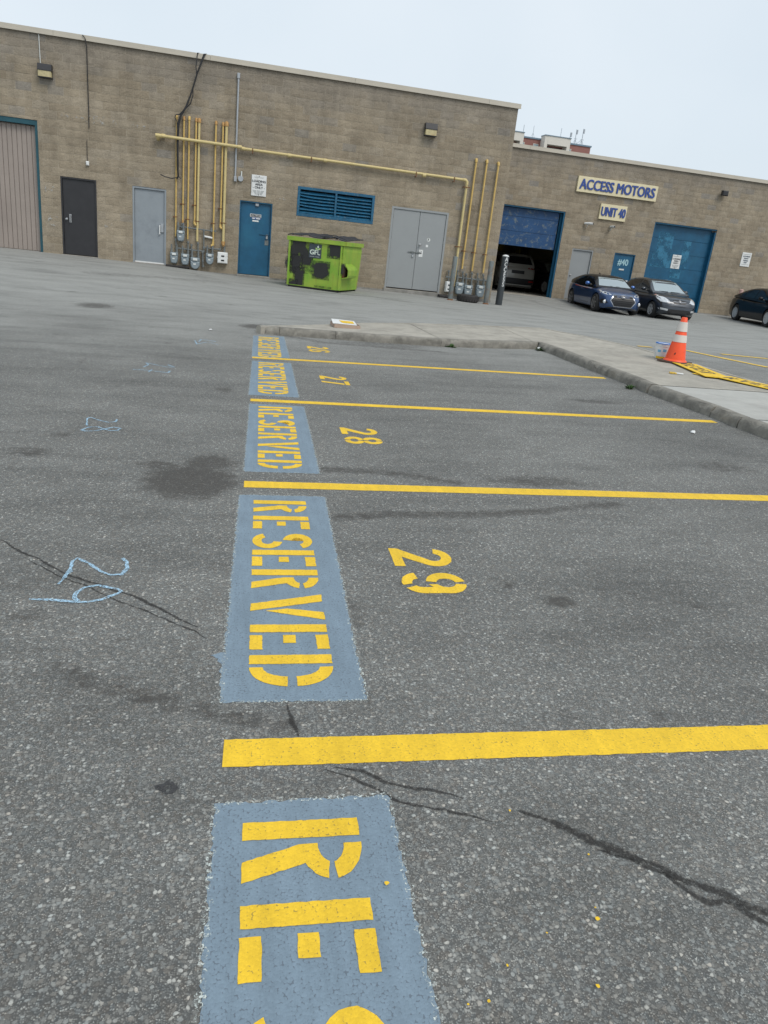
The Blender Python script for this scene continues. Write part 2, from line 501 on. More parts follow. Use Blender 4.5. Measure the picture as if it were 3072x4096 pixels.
# ------------------------------------------------------------------ common materials
M_asph = asphalt_mat()
M_yel = paint_mat('yellow_paint', (.78, .50, .022))
M_blue = paint_mat('slate_blue_paint', (.178, .24, .295), pit=(.075, .09, .11), worn=.54)
M_chip = mat('white_paint_fringe', (.55, .60, .57), .8, alpha=(110., .53, .62))
M_chalk = mat('blue_chalk', (.38, .58, .74), .95, alpha=(120., .40, .56))
M_yold = mat('worn_yellow_paint', (.72, .48, .08), .8, alpha=(30., .30, .46))
M_wold = mat('worn_white_paint', (.52, .51, .48), .85, alpha=(14., .42, .60))
M_conc = mat('old_concrete', (.375, .35, .30), .92, var=.16, vs=3., bump=.6, bs=90., grime=(.24, .225, .195), gs=2.2, gt=(.44, .74))
M_conc2 = mat('newer_concrete', (.40, .395, .365), .9, var=.1, vs=2.5, bump=.35, bs=120., grime=(.30, .29, .27), gs=1.6, gt=(.52, .8))
M_curb = mat('kerb_concrete', (.225, .212, .183), .95, var=.3, vs=7., bump=1., bs=55., grime=(.105, .10, .085), gs=4., gt=(.50, .72))
M_found = mat('foundation_concrete', (.25, .24, .22), .95, var=.2, vs=4., bump=.6, bs=60., grime=(.12, .115, .11), gs=3.)
def crack_mat():
    m, t, b, N = nt('crack_tar')
    L = t.links.new
    pos = N('NewGeometry').outputs['Position']
    at = N('Attribute', attribute_name='soft')
    n1 = N('TexNoise', i_Scale=70., i_Detail=6., i_Roughness=.75); L(pos, n1.inputs['Vector'])
    ad = N('Math', operation='MULTIPLY_ADD'); L(n1.outputs['Fac'], ad.inputs[0]); ad.inputs[1].default_value = 1.5; L(at.outputs['Fac'], ad.inputs[2])
    hf = N('Math', operation='MULTIPLY'); L(ad.outputs[0], hf.inputs[0]); hf.inputs[1].default_value = .5
    r = ramp(t, [(.66, 0), (.96, .85)]); L(hf.outputs[0], r.inputs['Fac']); L(r.outputs[0], b.inputs['Alpha'])
    b.inputs['Base Color'].default_value = (.03, .028, .026, 1); b.inputs['Roughness'].default_value = .9
    return m
M_crack = crack_mat()
M_blk = block_mat('split_face_block', .04, 0.)
M_mort = mat('mortar', (.41, .36, .285), .95, var=.15, vs=12., bump=.4, bs=60.)
M_cap = mat('beige_flashing', (.50, .46, .385), .55, var=.06, vs=1.5)
M_black = mat('black_paint', (.026, .026, .029), .5, var=.15)
M_greyd = mat('grey_door_paint', (.255, .285, .31), .5, var=.06, vs=2., grime=(.17, .19, .21), gs=1.4, gt=(.52, .8))
M_greyd2 = mat('pale_grey_door_paint', (.285, .30, .305), .5, var=.03, vs=2.)
M_teal = mat('teal_blue_paint', (.007, .088, .175), .45, var=.18, vs=3., grime=(.015, .125, .215), gs=1.1, gt=(.5, .8))
M_teal2 = mat('faded_teal_paint', (.010, .10, .19), .5, var=.25, vs=4., grime=(.12, .18, .21), gs=14., gt=(.56, .7))
M_rollbl = mat('scuffed_blue_shutter', (.010, .06, .165), .5, var=.2, vs=3., grime=(.15, .18, .18), gs=7., gt=(.54, .68))
M_beiged = mat('taupe_shutter', (.30, .255, .225), .6, var=.08, vs=1.2)
M_gap = mat('dark_gap', (.012, .012, .013), .9)
M_steel = mat('bare_steel', (.5, .5, .5), .35, .9, .1)
M_galv = mat('galvanised', (.42, .44, .46), .45, .6, .1)
M_gas = mat('pale_yellow_pipe', (.58, .40, .13), .55, var=.12, vs=9., grime=(.38, .17, .045), gs=7., gt=(.60, .74))
M_gasb = mat('cream_pipe', (.58, .47, .22), .55, var=.08, vs=9., grime=(.5, .27, .08), gs=3., gt=(.66, .76))
M_rust = mat('rust', (.17, .075, .03), .9, var=.4, vs=40.)
M_orrust = mat('orange_fitting', (.42, .24, .085), .7, var=.3, vs=30.)
M_meter = mat('meter_grey', (.22, .265, .29), .5, var=.12, vs=20.)
M_meterl = mat('meter_label', (.62, .64, .62), .6)
M_gpipe = mat('grey_pipe', (.15, .165, .165), .6, var=.25, vs=20.)
M_white = mat('white_metal', (.72, .73, .72), .5, var=.05, grime=(.5, .5, .48), gs=6.)
M_ink = mat('sign_ink', (.025, .028, .033), .6)
M_ink2 = mat('faded_ink', (.28, .30, .30), .7, var=.3, vs=60.)
M_cream = mat('sign_cream', (.72, .64, .42), .5, var=.05, vs=2.)
M_sblue = mat('sign_blue', (.035, .075, .28), .45, var=.2, vs=6.)
M_cable = mat('black_cable', (.02, .02, .022), .6)
M_orange = mat('cone_orange', (.85, .085, .018), .45, var=.07, grime=(.5, .06, .02), gs=9., gt=(.6, .8))
M_refl = mat('cone_reflective', (.62, .58, .54), .4, var=.06)
M_rubber = mat('black_rubber', (.028, .026, .025), .8, var=.3, vs=20.)
M_brownb = mat('brown_rubber_base', (.10, .065, .05), .85, var=.3, vs=20.)
M_wood = mat('card_brown', (.42, .31, .24), .85, var=.12, vs=20.)
M_green = mat('weed_green', (.045, .105, .02), .7, var=.4, vs=60.)

# ================================================================== GROUND
def ground():
    def axis(segs):
        out = []
        for a, b, n in segs: out += list(np.linspace(a, b, n, endpoint=False))
        return out
    xs = axis([(-700, -60, 8), (-60, -12, 16), (-12, -5, 40), (-5, 6, 200), (6, 12, 50), (12, 26, 50), (26, 60, 12), (60, 700, 8)]) + [700]
    ys = axis([(-700, -40, 8), (-40, -2, 14), (-2, .4, 20), (.4, 14, 260), (14, 24, 60), (24, 32, 40), (32, 60, 10), (60, 900, 10)]) + [900]
    X, Y = np.meshgrid(np.array(xs), np.array(ys))
    Z = gzv(X, Y)
    nx, ny = len(xs), len(ys)
    verts = np.stack([X.ravel(), Y.ravel(), Z.ravel()], 1)
    idx = np.arange(nx * ny).reshape(ny, nx)
    q = np.stack([idx[:-1, :-1].ravel(), idx[:-1, 1:].ravel(), idx[1:, 1:].ravel(), idx[1:, :-1].ravel()], 1)
    me = bpy.data.meshes.new('parking_lot')
    me.from_pydata(verts.tolist(), [], q.tolist())
    me.polygons.foreach_set('use_smooth', [True] * len(me.polygons))
    st = np.zeros(nx * ny)
    def ell(px, rx, ry, a=1.):
        nonlocal st
        c = G(*dpx(*px)); e1 = G(*dpx(px[0] + rx, px[1])); e2 = G(*dpx(px[0], px[1] + ry))
        ax = max(.03, abs(e1.x - c.x)); ay = max(.03, abs(e2.y - c.y))
        d = np.sqrt(((verts[:, 0] - c.x) / ax) ** 2 + ((verts[:, 1] - c.y) / ay) ** 2)
        st = np.maximum(st, a * np.clip(1.35 - .75 * d, 0, 1))
    def trk(pxs, w, a=.8):
        nonlocal st
        P = [G(*dpx(*p)) for p in pxs]
        for p, q_ in zip(P[:-1], P[1:]):
            d = np.array([q_.x - p.x, q_.y - p.y]); L2 = d @ d
            rel = verts[:, :2] - np.array([p.x, p.y])
            t = np.clip(rel @ d / L2, 0, 1)
            dist = np.linalg.norm(rel - np.outer(t, d), axis=1)
            st = np.maximum(st, a * np.clip(1.3 - dist / w, 0, 1))
    ell((412, 1038), 92, 36, .95); ell((455, 1000), 62, 20, .72); ell((335, 1003), 45, 9, .7)
    ell((1207, 1298), 42, 13, .75); ell((1100, 1262), 18, 6, .7); ell((1228, 1542), 20, 15, .7)
    ell((870, 1258), 30, 10, .6); ell((262, 1382), 18, 9, .7); ell((320, 1508), 28, 10, .75)
    ell((485, 842), 22, 8, .6); ell((1500, 1308), 26, 8, .6); ell((1560, 1010), 70, 14, .55)
    ell((205, 660), 48, 6, .75); ell((560, 706), 40, 5, .85); ell((1290, 868), 60, 5, .6); ell((1440, 1550), 50, 14, .55)
    ell((60, 975), 60, 12, .6); ell((130, 940), 40, 8, .5); ell((820, 745), 120, 7, .5); ell((1150, 1040), 110, 14, .62)
    ell((60, 1330), 60, 22, .5); ell((770, 1320), 25, 60, .5); ell((365, 1010), 20, 6, .6)
    trk([(720, 1118), (820, 1112), (1000, 1112), (1160, 1105), (1330, 1088)], .11, .62)
    trk([(700, 1014), (800, 1018), (900, 1030), (985, 1042)], .12, .6)
    trk([(120, 1430), (200, 1480), (330, 1508), (500, 1550), (640, 1570)], .07, .6)
    trk([(1060, 1280), (1300, 1270), (1600, 1330)], .06, .42)
    trk([(200, 590), (350, 600), (480, 610)], .5, .45); trk([(560, 715), (700, 740), (950, 760)], .18, .55)
    trk([(640, 628), (800, 640), (880, 652)], .35, .5); trk([(1150, 650), (1230, 672), (1330, 690)], .35, .45)
    trk([(0, 560), (200, 585), (420, 605), (620, 640)], .3, .3)
    at = me.attributes.new('stain', 'FLOAT', 'POINT')
    at.data.foreach_set('value', st.astype(np.float32))
    me.materials.append(M_asph)
    o = bpy.data.objects.new('parking_lot', me)
    COL.objects.link(o); tag(o, kind='structure', label='worn grey asphalt parking lot with oil stains')
    MW[o.name] = Matrix.Identity(4)
    return o
GROUND = ground()

def dense(poly, step):
    out = []
    n = len(poly)
    for i in range(n):
        a, b = poly[i], poly[(i + 1) % n]
        L = math.dist(a, b); k = max(1, int(L / step))
        out += [(a[0] + (b[0] - a[0]) * j / k, a[1] + (b[1] - a[1]) * j / k) for j in range(k)]
    return out

def flat_poly(poly, dz, step=.03, jit=.002, base=gz):
    """flat painted shape lying on the ground"""
    P = dense(poly, step)
    P = [(x + RND.uniform(-jit, jit), y + RND.uniform(-jit, jit)) for x, y in P]
    bm = bmesh.new()
    vs = [bm.verts.new((x, y, 0)) for x, y in P]
    f = bm.faces.new(vs)
    bmesh.ops.triangulate(bm, faces=[f])
    bm.verts.ensure_lookup_table()
    mb = MB()
    bm.verts.index_update()
    mb.add([(v.co.x, v.co.y, base(v.co.x, v.co.y) + dz) for v in bm.verts], [tuple(v.index for v in q.verts) for q in bm.faces])
    # always face up
    nf = []
    for q in mb.f:
        a, b, c = (Vector(mb.v[i]) for i in q[:3])
        nf.append(q if (b - a).cross(c - a).z > 0 else q[::-1])
    mb.f = nf
    bm.free()
    return mb

def ribbon(path, w, dz, step=.06, jit=.003, wj=0., base=gz):
    pts = []
    for a, b in zip(path[:-1], path[1:]):
        a, b = Vector((a[0], a[1])), Vector((b[0], b[1]))
        k = max(1, int((b - a).length / step))
        pts += [a.lerp(b, j / k) for j in range(k)]
    pts.append(Vector((path[-1][0], path[-1][1])))
    mb = MB(); vs = []
    for i, p in enumerate(pts):
        d = (pts[min(i + 1, len(pts) - 1)] - pts[max(0, i - 1)]).normalized()
        n = Vector((-d.y, d.x))
        ww = w * (1 + RND.uniform(-wj, wj)) / 2
        for s in (-1, 1):
            q = p + n * (s * ww + RND.uniform(-jit, jit))
            vs.append((q.x, q.y, base(q.x, q.y) + dz))
    fs = [(2 * i, 2 * i + 1, 2 * i + 3, 2 * i + 2) for i in range(len(pts) - 1)]
    fs = [f if (Vector(vs[f[1]]) - Vector(vs[f[0]])).cross(Vector(vs[f[2]]) - Vector(vs[f[0]])).z > 0 else f[::-1] for f in fs]
    return mb.add(vs, fs)

# cracks in the asphalt (parts of the lot)
for pts, w in [([(0, 1165), (60, 1195), (150, 1242), (280, 1286), (350, 1318), (432, 1352)], .014),
               ([(60, 1210), (160, 1258), (300, 1310), (420, 1362), (450, 1380)], .009),
               ([(720, 1657), (780, 1668), (830, 1692), (920, 1705), (1000, 1728)], .014),
               ([(700, 1660), (780, 1690), (870, 1737), (960, 1752), (1078, 1778)], .009),
               ([(1120, 1752), (1210, 1782), (1270, 1808), (1340, 1838), (1420, 1868), (1500, 1905), (1560, 1925), (1659, 1968), (1800, 2030)], .024),
               ([(1290, 1835), (1360, 1860), (1430, 1890), (1530, 1948), (1560, 1942), (1659, 1995), (1800, 2080)], .016),
               ([(620, 1520), (635, 1560), (650, 1590)], .02)]:
    P = [G(*dpx(*p)) for p in pts]
    fine = []
    for a_, b_ in zip(P[:-1], P[1:]):
        k_ = max(2, int((b_ - a_).length / .03))
        fine += [a_.lerp(b_, q / k_) for q in range(k_)]
    fine.append(P[-1])
    mbc = MB(); al = []; off = 0.
    for n_, p in enumerate(fine):
        d_ = fine[min(n_ + 1, len(fine) - 1)] - fine[max(n_ - 1, 0)]
        nn_ = Vector((-d_.y, d_.x, 0)).normalized()
        off = off * .85 + RND.uniform(-.006, .006)
        ww = .8 * w * RND.uniform(.5, 1.5) * min(1, .25 + .2 * min(n_, len(fine) - 1 - n_))
        for t_, a_ in ((-1.6, 0.), (-.35, 1.), (.35, 1.), (1.6, 0.)):
            q = p + nn_ * (off + t_ * ww)
            mbc.v.append((q.x, q.y, gz(q.x, q.y) + .0012)); al.append(a_)
    for n_ in range(len(fine) - 1):
        for c_ in range(3):
            a_ = 4 * n_ + c_
            mbc.f.append((a_, a_ + 4, a_ + 5, a_ + 1))
    oc = build('crack', mbc, M_crack, GROUND, recalc=False)
    oc.data.attributes.new('soft', 'FLOAT', 'POINT').data.foreach_set('value', al)

# ================================================================== PAINTED MARKINGS
def arc(cx, cy, rx, ry, a0, a1, n=10):
    return [(cx + rx * math.cos(math.radians(a0 + (a1 - a0) * i / n)), cy + ry * math.sin(math.radians(a0 + (a1 - a0) * i / n))) for i in range(n + 1)]
def annul(cx, cy, rx, ry, ix, iy, a0, a1, n=10):
    return arc(cx, cy, rx, ry, a0, a1, n) + arc(cx, cy, ix, iy, a1, a0, n)
def rect(a, b, c, d): return [(a, c), (b, c), (b, d), (a, d)]
LET = {
    'E': [rect(0, .2, 0, 1), rect(.27, .62, 0, .16), rect(.27, .47, .42, .58), rect(.27, .62, .84, 1)],
    'R': [rect(0, .2, 0, 1), annul(.28, .74, .36, .26, .19, .11, 90, 8),
          arc(.28, .74, .36, .26, -10, -58, 6) + [(.64, 0), (.43, 0), (.29, .42), (.27, .47), (.27, .63)] + arc(.28, .74, .19, .11, -90, -14, 6)],
    'S': [annul(.32, .752, .32, .248, .14, .10, 18, 262, 16), annul(.32, .248, .32, .248, .14, .10, 198, 442, 16)],
    'V': [[(0, 1), (.21, 1), (.49, 0), (.28, 0)], [(.74, 1), (.53, 1), (.42, .5), (.49, .2)]],
    'D': [rect(0, .2, 0, 1), annul(.27, .54, .40, .46, .20, .30, 90, 2), annul(.27, .46, .40, .46, .20, .30, -2, -90)],
    '2': [arc(.31, .70, .31, .30, 168, -38, 14) + [(.30, .17), (.62, .17), (.62, 0), (0, 0), (0, .13)] + arc(.31, .70, .13, .13, -42, 168, 12)],
    '9': [annul(.31, .69, .31, .31, .13, .15, 98, 262, 12), arc(.31, .69, .31, .31, 82, -12, 8) + arc(.31, .30, .31, .30, 0, -60, 6) + arc(.31, .30, .13, .13, -50, 0, 5) + [(.44, .46), (.36, .40)] + arc(.31, .69, .13, .15, -70, 78, 8),
          annul(.31, .30, .31, .30, .13, .14, -78, -170, 8)],
    '8': [annul(.31, .735, .29, .265, .12, .11, 98, 262, 10), annul(.31, .735, .29, .265, .12, .11, -82, 82, 10), annul(.31, .262, .31, .262, .13, .11, 98, 262, 10), annul(.31, .262, .31, .262, .13, .11, -82, 82, 10)],
    '7': [rect(0, .62, .84, 1)[:1] + [(.62, .84), (.62, 1), (0, 1)], [(.40, .80), (.60, .80), (.30, 0), (.10, 0)]],
    '6': [annul(.31, .31, .31, .31, .13, .15, -82, 82, 10), [(p[0], p[1]) for p in arc(.31, .31, .31, .31, 262, 170, 8) + arc(.31, .70, .31, .30, 180, 100, 8) + arc(.31, .70, .13, .13, 100, 180, 6) + [(.18, .54)] + arc(.31, .31, .13, .15, 130, 262, 8)],
          annul(.31, .70, .31, .30, .13, .14, 10, 78, 6)],
}
DIRY = Vector((.0247, 1.0)).normalized()        # direction along the row of stalls, away from the camera
DIRX = Vector((DIRY.y, -DIRY.x))

def paint_word(word, origin, h, adv, parent, name, m, wscale=1., dz=.0028, jit=.0013):
    """word read towards the camera, letter tops to +X. origin: bottom/start corner"""
    u0 = 0.
    for ch, a in zip(word, adv):
        for poly in LET[ch]:
            P = []
            for u, v in poly:
                p = origin - DIRY * (u0 + u * h * wscale) + DIRX * (v * h)
                P.append((p.x, p.y))
            P2 = flat_poly(P, dz, .014, jit)
            build(name, P2, m, parent, recalc=False)
        u0 += a

names = ['26', '27', '28', '29', '30']
boxes = {'26': [z5(157, 197), z5(327, 203), z5(147, 318), z5(358, 322)], '27': [z5(150, 335), z5(365, 350), z5(130, 525), z5(410, 540)],
         '28': [z5(135, 573), z5(437, 590), z5(103, 948), z5(525, 962)], '29': [dpx(517, 1069), dpx(702, 1073), dpx(475, 1518), dpx(791, 1513)]}
place = {'26': 'blue box with yellow RESERVED touching the kerb, farthest of the column', '27': 'blue RESERVED box of the stall second from the kerb',
         '28': 'blue RESERVED box right of the large round oil stain', '29': 'largest blue RESERVED box shown whole, left of the biggest stall number', '30': 'blue RESERVED box cut off by the bottom picture edge'}
for k in names:
    if k != '30':
        c = [G(*p) for p in boxes[k]]
        c = [Vector((p.x, p.y)) for p in c]
    else:
        c = [Vector((-.013, 1.75)), Vector((.495, 1.742)), Vector((-.065, -.50)), Vector((.44, -.50))]
    TL, TR, BL, BR = c
    ctr = (TL + TR + BL + BR) / 4
    ro_ = root('reserved_marking', (ctr.x, ctr.y, gz(ctr.x, ctr.y)), place[k], 'marking', 'reserved stall markings')
    j = .006
    poly = [(TL.x, TL.y), (TR.x, TR.y), (BR.x, BR.y), (BL.x, BL.y)]
    if k == '29':
        nl = BL.lerp(TL, .13); poly = [(TL.x, TL.y), (TR.x, TR.y), (BR.x, BR.y), (BL.x, BL.y), (nl.x - .012, nl.y - .03), (nl.x - .05, nl.y + .03), (nl.x, nl.y + .05)]
    build('painted_box', flat_poly(poly, .0013, .014, j), M_blue, ro_, recalc=False)
    for a, b in ((TL, TR), (TR, BR), (BR, BL), (BL, TL)):
        build('paint_fringe', ribbon([(a.x, a.y), (b.x, b.y)], .018, .002, .015, .005, .4), M_chip, ro_, recalc=False)
    h = .322
    st = TL.lerp(TR, .165) if k != '30' else TL.lerp(TR, .158)
    o0 = st - DIRY * (.10 if k != '30' else .083)
    adv = [.277, .277, .232, .247, .275, .285, .247, .22]
    sc = 1.
    if k == '30': adv = [a * 1.0 for a in adv]
    L_ = (TL - BL).length
    sc = min(1., L_ / 2.25)
    paint_word('RESERVED', o0, h, [a * sc for a in adv], ro_, 'letter', M_yel, wscale=1.02 * sc)

for k, q in {'26': z5(452, 255), '27': z5(520, 418), '28': z5(632, 705), '29': zL(1178, 337)}.items():
    p = G(*q); o0 = Vector((p.x, p.y))
    ro_ = root('stall_number', (o0.x + .15, o0.y - .3, gz(o0.x + .15, o0.y - .3)), {'26': 'smallest yellow stall number, ending in six, closest to the kerb', '27': 'yellow stall number ending in seven, second from the kerb', '28': 'yellow stall number ending in eight, between two long yellow lines', '29': 'largest yellow stall number, ending in nine, nearest the camera'}[k], 'marking', 'stall numbers')
    paint_word(k, o0, .325, [.315, .25], ro_, 'digit', M_yel, wscale=1.16, dz=.0016)

ends = [G(*dpx(482, 1627.5)), G(*dpx(527, 1046)), G(*dpx(541, 864)), G(*dpx(545, 772))]
rights = [G(*dpx(1659, 1592)), G(*dpx(1659, 1076.5)), G(*dpx(1545, 911)), G(*dpx(1310, 817))]
for i, (a, b) in enumerate(zip(ends, rights)):
    d = (b - a).normalized()
    L_ = 5.27 - a.x
    e = a + d * (L_ / d.x)
    lab = ['widest, running across the foreground', 'passing just right of the large oil stain', 'third from the camera, above the number ending in eight', 'farthest, next to the kerb-side stall'][i]
    thing('stall_line', ribbon([(a.x, a.y), (e.x, e.y)], .135 if i < 2 else .125,   .0016, .018, .0018), M_yel,
          'fresh yellow painted stall line ' + lab, 'parking line', 'yellow stall lines', recalc=False)

# older lines further off
def oldline(p, q, w, m, label, grp):
    a, b = G(*p), G(*q)
    thing('old_line', ribbon([(a.x, a.y), (b.x, b.y)], w, .008, .15, .008, .1), m, label, 'parking line', grp, recalc=False)
oldline(zS(600, 640), zS(1659, 860), .15, M_yold, 'worn yellow line on the asphalt behind the traffic cone', 'old yellow lines')
oldline(zS(1060, 690), zS(1659, 750), .17, M_yold, 'faded short yellow line farther right of the cone', 'old yellow lines')
oldline(zS(0, 588), zS(185, 605), .12, M_yold, 'faded yellow dash left of the paint bucket', 'old yellow lines')
oldline(zS(720, 175), zS(985, 245), .09, M_wold, 'worn white line beside the dark sedan', 'old white lines')
oldline(zS(610, 280), zS(1010, 355), .09, M_wold, 'worn white line in front of the slate hatchback', 'old white lines')
oldline(z4(436, 1056), z4(505, 1088), .09, M_wold, 'worn white line at the blue hatchback rear wheel', 'old white lines')
oldline((2420, 1262), (2520, 1300), .09, M_wold, 'worn white line ahead of the blue hatchback', 'old white lines')

# chalk numbers left of the stalls
chalk = {'29': [[(372, 1800), (405, 1755), (440, 1720), (462, 1655), (490, 1636), (560, 1665), (600, 1695), (640, 1720), (700, 1740), (770, 1738), (805, 1700), (800, 1660), (770, 1636)],
                [(185, 1893), (300, 1897), (400, 1905), (480, 1912), (560, 1910), (650, 1895), (740, 1860), (765, 1845), (740, 1830), (620, 1808), (530, 1820), (485, 1850), (470, 1890), (492, 1908)]],
         '28': [[(548, 795), (552, 750), (575, 744), (620, 760), (680, 775), (728, 772), (742, 757)],
                [(513, 825), (560, 806), (620, 804), (660, 818), (700, 829), (745, 826), (762, 814), (720, 806), (660, 818), (600, 829), (540, 831), (513, 825)]],
         '27': [[(908, 424), (938, 411), (922, 398), (1000, 414), (1060, 426), (1106, 426), (1060, 411)], [(838, 440), (940, 446), (1000, 454), (1062, 461), (1076, 450)], [(940, 456), (960, 440)]],
         '26': [[(1246, 282), (1232, 258)], [(1255, 265), (1272, 250), (1310, 255), (1366, 264)], [(1255, 278), (1300, 268), (1340, 272), (1380, 284)]]}
for k, strokes in chalk.items():
    pts0 = [G(*zK(*p)) for p in strokes[0]]
    c = sum((Vector(p) for p in pts0), Vector()) / len(pts0)
    ro_ = root('chalk_number', (c.x, c.y, gz(c.x, c.y)), {'26': 'tiny faint chalk number left of the island tip', '27': 'faint chalk number second farthest on the left asphalt', '28': 'chalk number above the large oil stain on the left', '29': 'largest pale blue chalk number crossed by an asphalt crack'}[k], 'chalk mark', 'chalk numbers')
    for s_ in strokes:
        P = [G(*zK(*p)) for p in s_]
        build('chalk_stroke', ribbon([(p.x, p.y) for p in P], {'29': .017, '28': .016, '27': .018, '26': .018}[k], .004, .03, .004, .3), M_chalk, ro_, recalc=False)

# ================================================================== TRAFFIC ISLAND
IH = .125
iz = lambda x, y: gz(x, y) + IH
inner = [(.36, 12.66), (.68, 12.60), (2.18, 12.47), (3.41, 12.42), (4.4, 12.60), (5.33, 12.86), (5.40, 12.2), (5.385, 10.8), (5.384, 9.49), (5.33, 8.91), (5.38, 7.57), (5.35, 7.02), (5.38, 6.54), (5.38, 4.9), (5.38, 2.5), (5.38, 0), (5.38, -3)]
ISL = root('traffic_island', (5.8, 12.5, gz(5.8, 12.5)), 'raised pale concrete island with worn kerb', None, kind='structure')
def slab(poly, m):
    mb = flat_poly(poly, IH - .004, .25, .0)
    n = len(mb.v)
    return build('concrete_slab', mb, m, ISL, recalc=False)
far_ = [(.42, 12.66), (1.05, 13.0), (1.7, 13.45), (2.3, 13.9), (3.27, 14.35)]
cw = .15
slab([(.45, 12.75), (.75, 12.72), (2.18, 12.60), (3.40, 12.55), (3.27, 14.35), (2.3, 13.9), (1.7, 13.45), (1.05, 13.05)], M_conc)
slab([(3.412, 12.55), (4.38, 12.73), (5.26, 12.97), (5.31, 14.95), (4.8, 14.8), (3.282, 14.36)], M_conc)
slab([(5.272, 12.97), (5.46, 12.86), (7.38, 12.6), (7.35, 13.2), (6.95, 14.3), (6.4, 15.3), (5.322, 14.96)], M_conc)
slab([(5.46, 12.848), (5.53, 12.2), (5.51, 9.5), (5.47, 8.88), (7.40, 8.72), (7.40, 10.5), (7.38, 12.588)], M_conc)
slab([(5.46, 8.845), (5.50, 7.6), (5.48, 6.93), (7.42, 6.84), (7.40, 8.685)], M_conc2)
slab([(5.48, 6.90), (5.51, 6.5), (5.51, 4.6), (7.42, 4.6), (7.42, 6.81)], M_conc2)
slab([(5.51, 4.586), (5.51, 1.6), (7.42, 1.6), (7.42, 4.586)], M_conc)
slab([(5.51, 1.586), (5.51, -3), (7.42, -3), (7.42, 1.586)], M_conc)

def curb_run(path, side, gaps, m=M_curb, wdt=cw, hh=IH):
    """kerb stones along a path; side=+1: body lies to the left of the direction of travel"""
    pts = []
    for a, b in zip(path[:-1], path[1:]):
        a, b = Vector(a), Vector(b)
        k = max(1, int((b - a).length / .07))
        pts += [a.lerp(b, j / k) for j in range(k)]
    pts.append(Vector(path[-1]))
    segs = []; cur = [0]
    for i in range(1, len(pts)):
        cur.append(i)
        if any((pts[i] - Vector(g)).length < .05 for g in gaps) and len(cur) > 4:
            segs.append(cur); cur = [i]
    segs.append(cur)
    for s_ in segs:
        if len(s_) < 2: continue
        prof = []
        tone = RND.random()
        for n_, i in enumerate(s_):
            p = pts[i]
            d = (pts[min(i + 1, len(pts) - 1)] - pts[max(i - 1, 0)]).normalized()
            gp = .035 if 8 < p.y < 9.2 else (.003 if p.y > 12 else .008)
            if n_ == 0: p = p + d * gp
            if n_ == len(s_) - 1: p = p - d * gp
            nrm = Vector((-d.y, d.x)) * side
            z0 = gz(p.x, p.y)
            j = lambda a: RND.uniform(-a, a)
            cut = .012 + abs(j(.018)) + (.04 if RND.random() < .16 else 0)
            prof.append([(p, -.004 + j(.003), z0 - .06), (p, 0 + j(.006), z0 + hh * .45 + j(.01)), (p, .006 + j(.005), z0 + hh - cut - .012),
                         (p, .018 + cut * .6 + j(.004), z0 + hh - .004 + j(.002)), (p, wdt * .6, z0 + hh + .002 + j(.0015)), (p, wdt, z0 + hh - .001), (p, wdt, z0 - .06)])
            prof[-1] = [(q.x + nrm.x * o, q.y + nrm.y * o, z) for q, o, z in prof[-1]]
        m_ = len(prof[0]); mb = MB()
        vs = [v for R in prof for v in R]
        fs = [(i * m_ + k, i * m_ + k + 1, (i + 1) * m_ + k + 1, (i + 1) * m_ + k) for i in range(len(prof) - 1) for k in range(m_ - 1)]
        fs += [tuple(range(m_)), tuple(range((len(prof) - 1) * m_, len(prof) * m_))[::-1]]
        mb.add(vs, fs)
        build('kerb_stone', mb, m, ISL, auto=50)
curb_run(inner, 1, [(.7, 12.6), (1.6, 12.52), (3.4, 12.42), (5.33, 12.86), (5.385, 10.8), (5.40, 9.3), (5.33, 8.91), (5.38, 7.57), (5.35, 7.02), (5.38, 4.9), (5.38, 2.5), (5.38, 0)])
outer = [(.30, 12.74), (1.0, 13.13), (1.65, 13.56), (2.25, 14.02), (3.2, 14.5), (4.75, 14.97), (6.42, 15.47), (7.08, 14.38), (7.48, 13.26), (7.53, 12.3), (7.53, 10), (7.55, 7), (7.55, -3)]
curb_run(outer, -1, [(2.25, 14.02), (4.75, 14.97), (6.42, 15.47), (7.53, 12.3), (7.53, 10), (7.55, 7)], M_conc)

# ================================================================== BLOCK WALLS
def subtract(rects, h):
    out = []
    for x0, x1, z0, z1 in rects:
        a, b, c, d = max(x0, h[0]), min(x1, h[1]), max(z0, h[2]), min(z1, h[3])
        if a >= b or c >= d: out.append((x0, x1, z0, z1)); continue
        if x0 < a: out.append((x0, a, z0, z1))
        if b < x1: out.append((b, x1, z0, z1))
        if z0 < c: out.append((a, b, z0, c))
        if d < z1: out.append((a, b, d, z1))
    return out

def block_mesh(w, h, seed, nx=5, nz=4, depth=.022, amp=.0045):
    rr = random.Random(seed)
    vs = []
    for j in range(nz):
        for i in range(nx):
            e = i in (0, nx - 1) or j in (0, nz - 1)
            y = -rr.uniform(.0, .003) if e else -rr.uniform(.003, .003 + amp * 1.6)
            vs.append((-w / 2 + w * i / (nx - 1), y, -h / 2 + h * j / (nz - 1)))
    fs = [(j * nx + i, j * nx + i + 1, (j + 1) * nx + i + 1, (j + 1) * nx + i) for j in range(nz - 1) for i in range(nx - 1)]
    o = len(vs)
    vs += [(-w / 2, depth, -h / 2), (w / 2, depth, -h / 2), (w / 2, depth, h / 2), (-w / 2, depth, h / 2)]
    bt = [i for i in range(nx)]; tp = [(nz - 1) * nx + i for i in range(nx)]
    lf = [j * nx for j in range(nz)]; rt = [j * nx + nx - 1 for j in range(nz)]
    fs += [tuple([o, o + 1] + bt[::-1]), tuple([o + 2, o + 3] + tp), tuple([o + 3, o] + lf), tuple([o + 1, o + 2] + rt[::-1])]
    return vs, fs

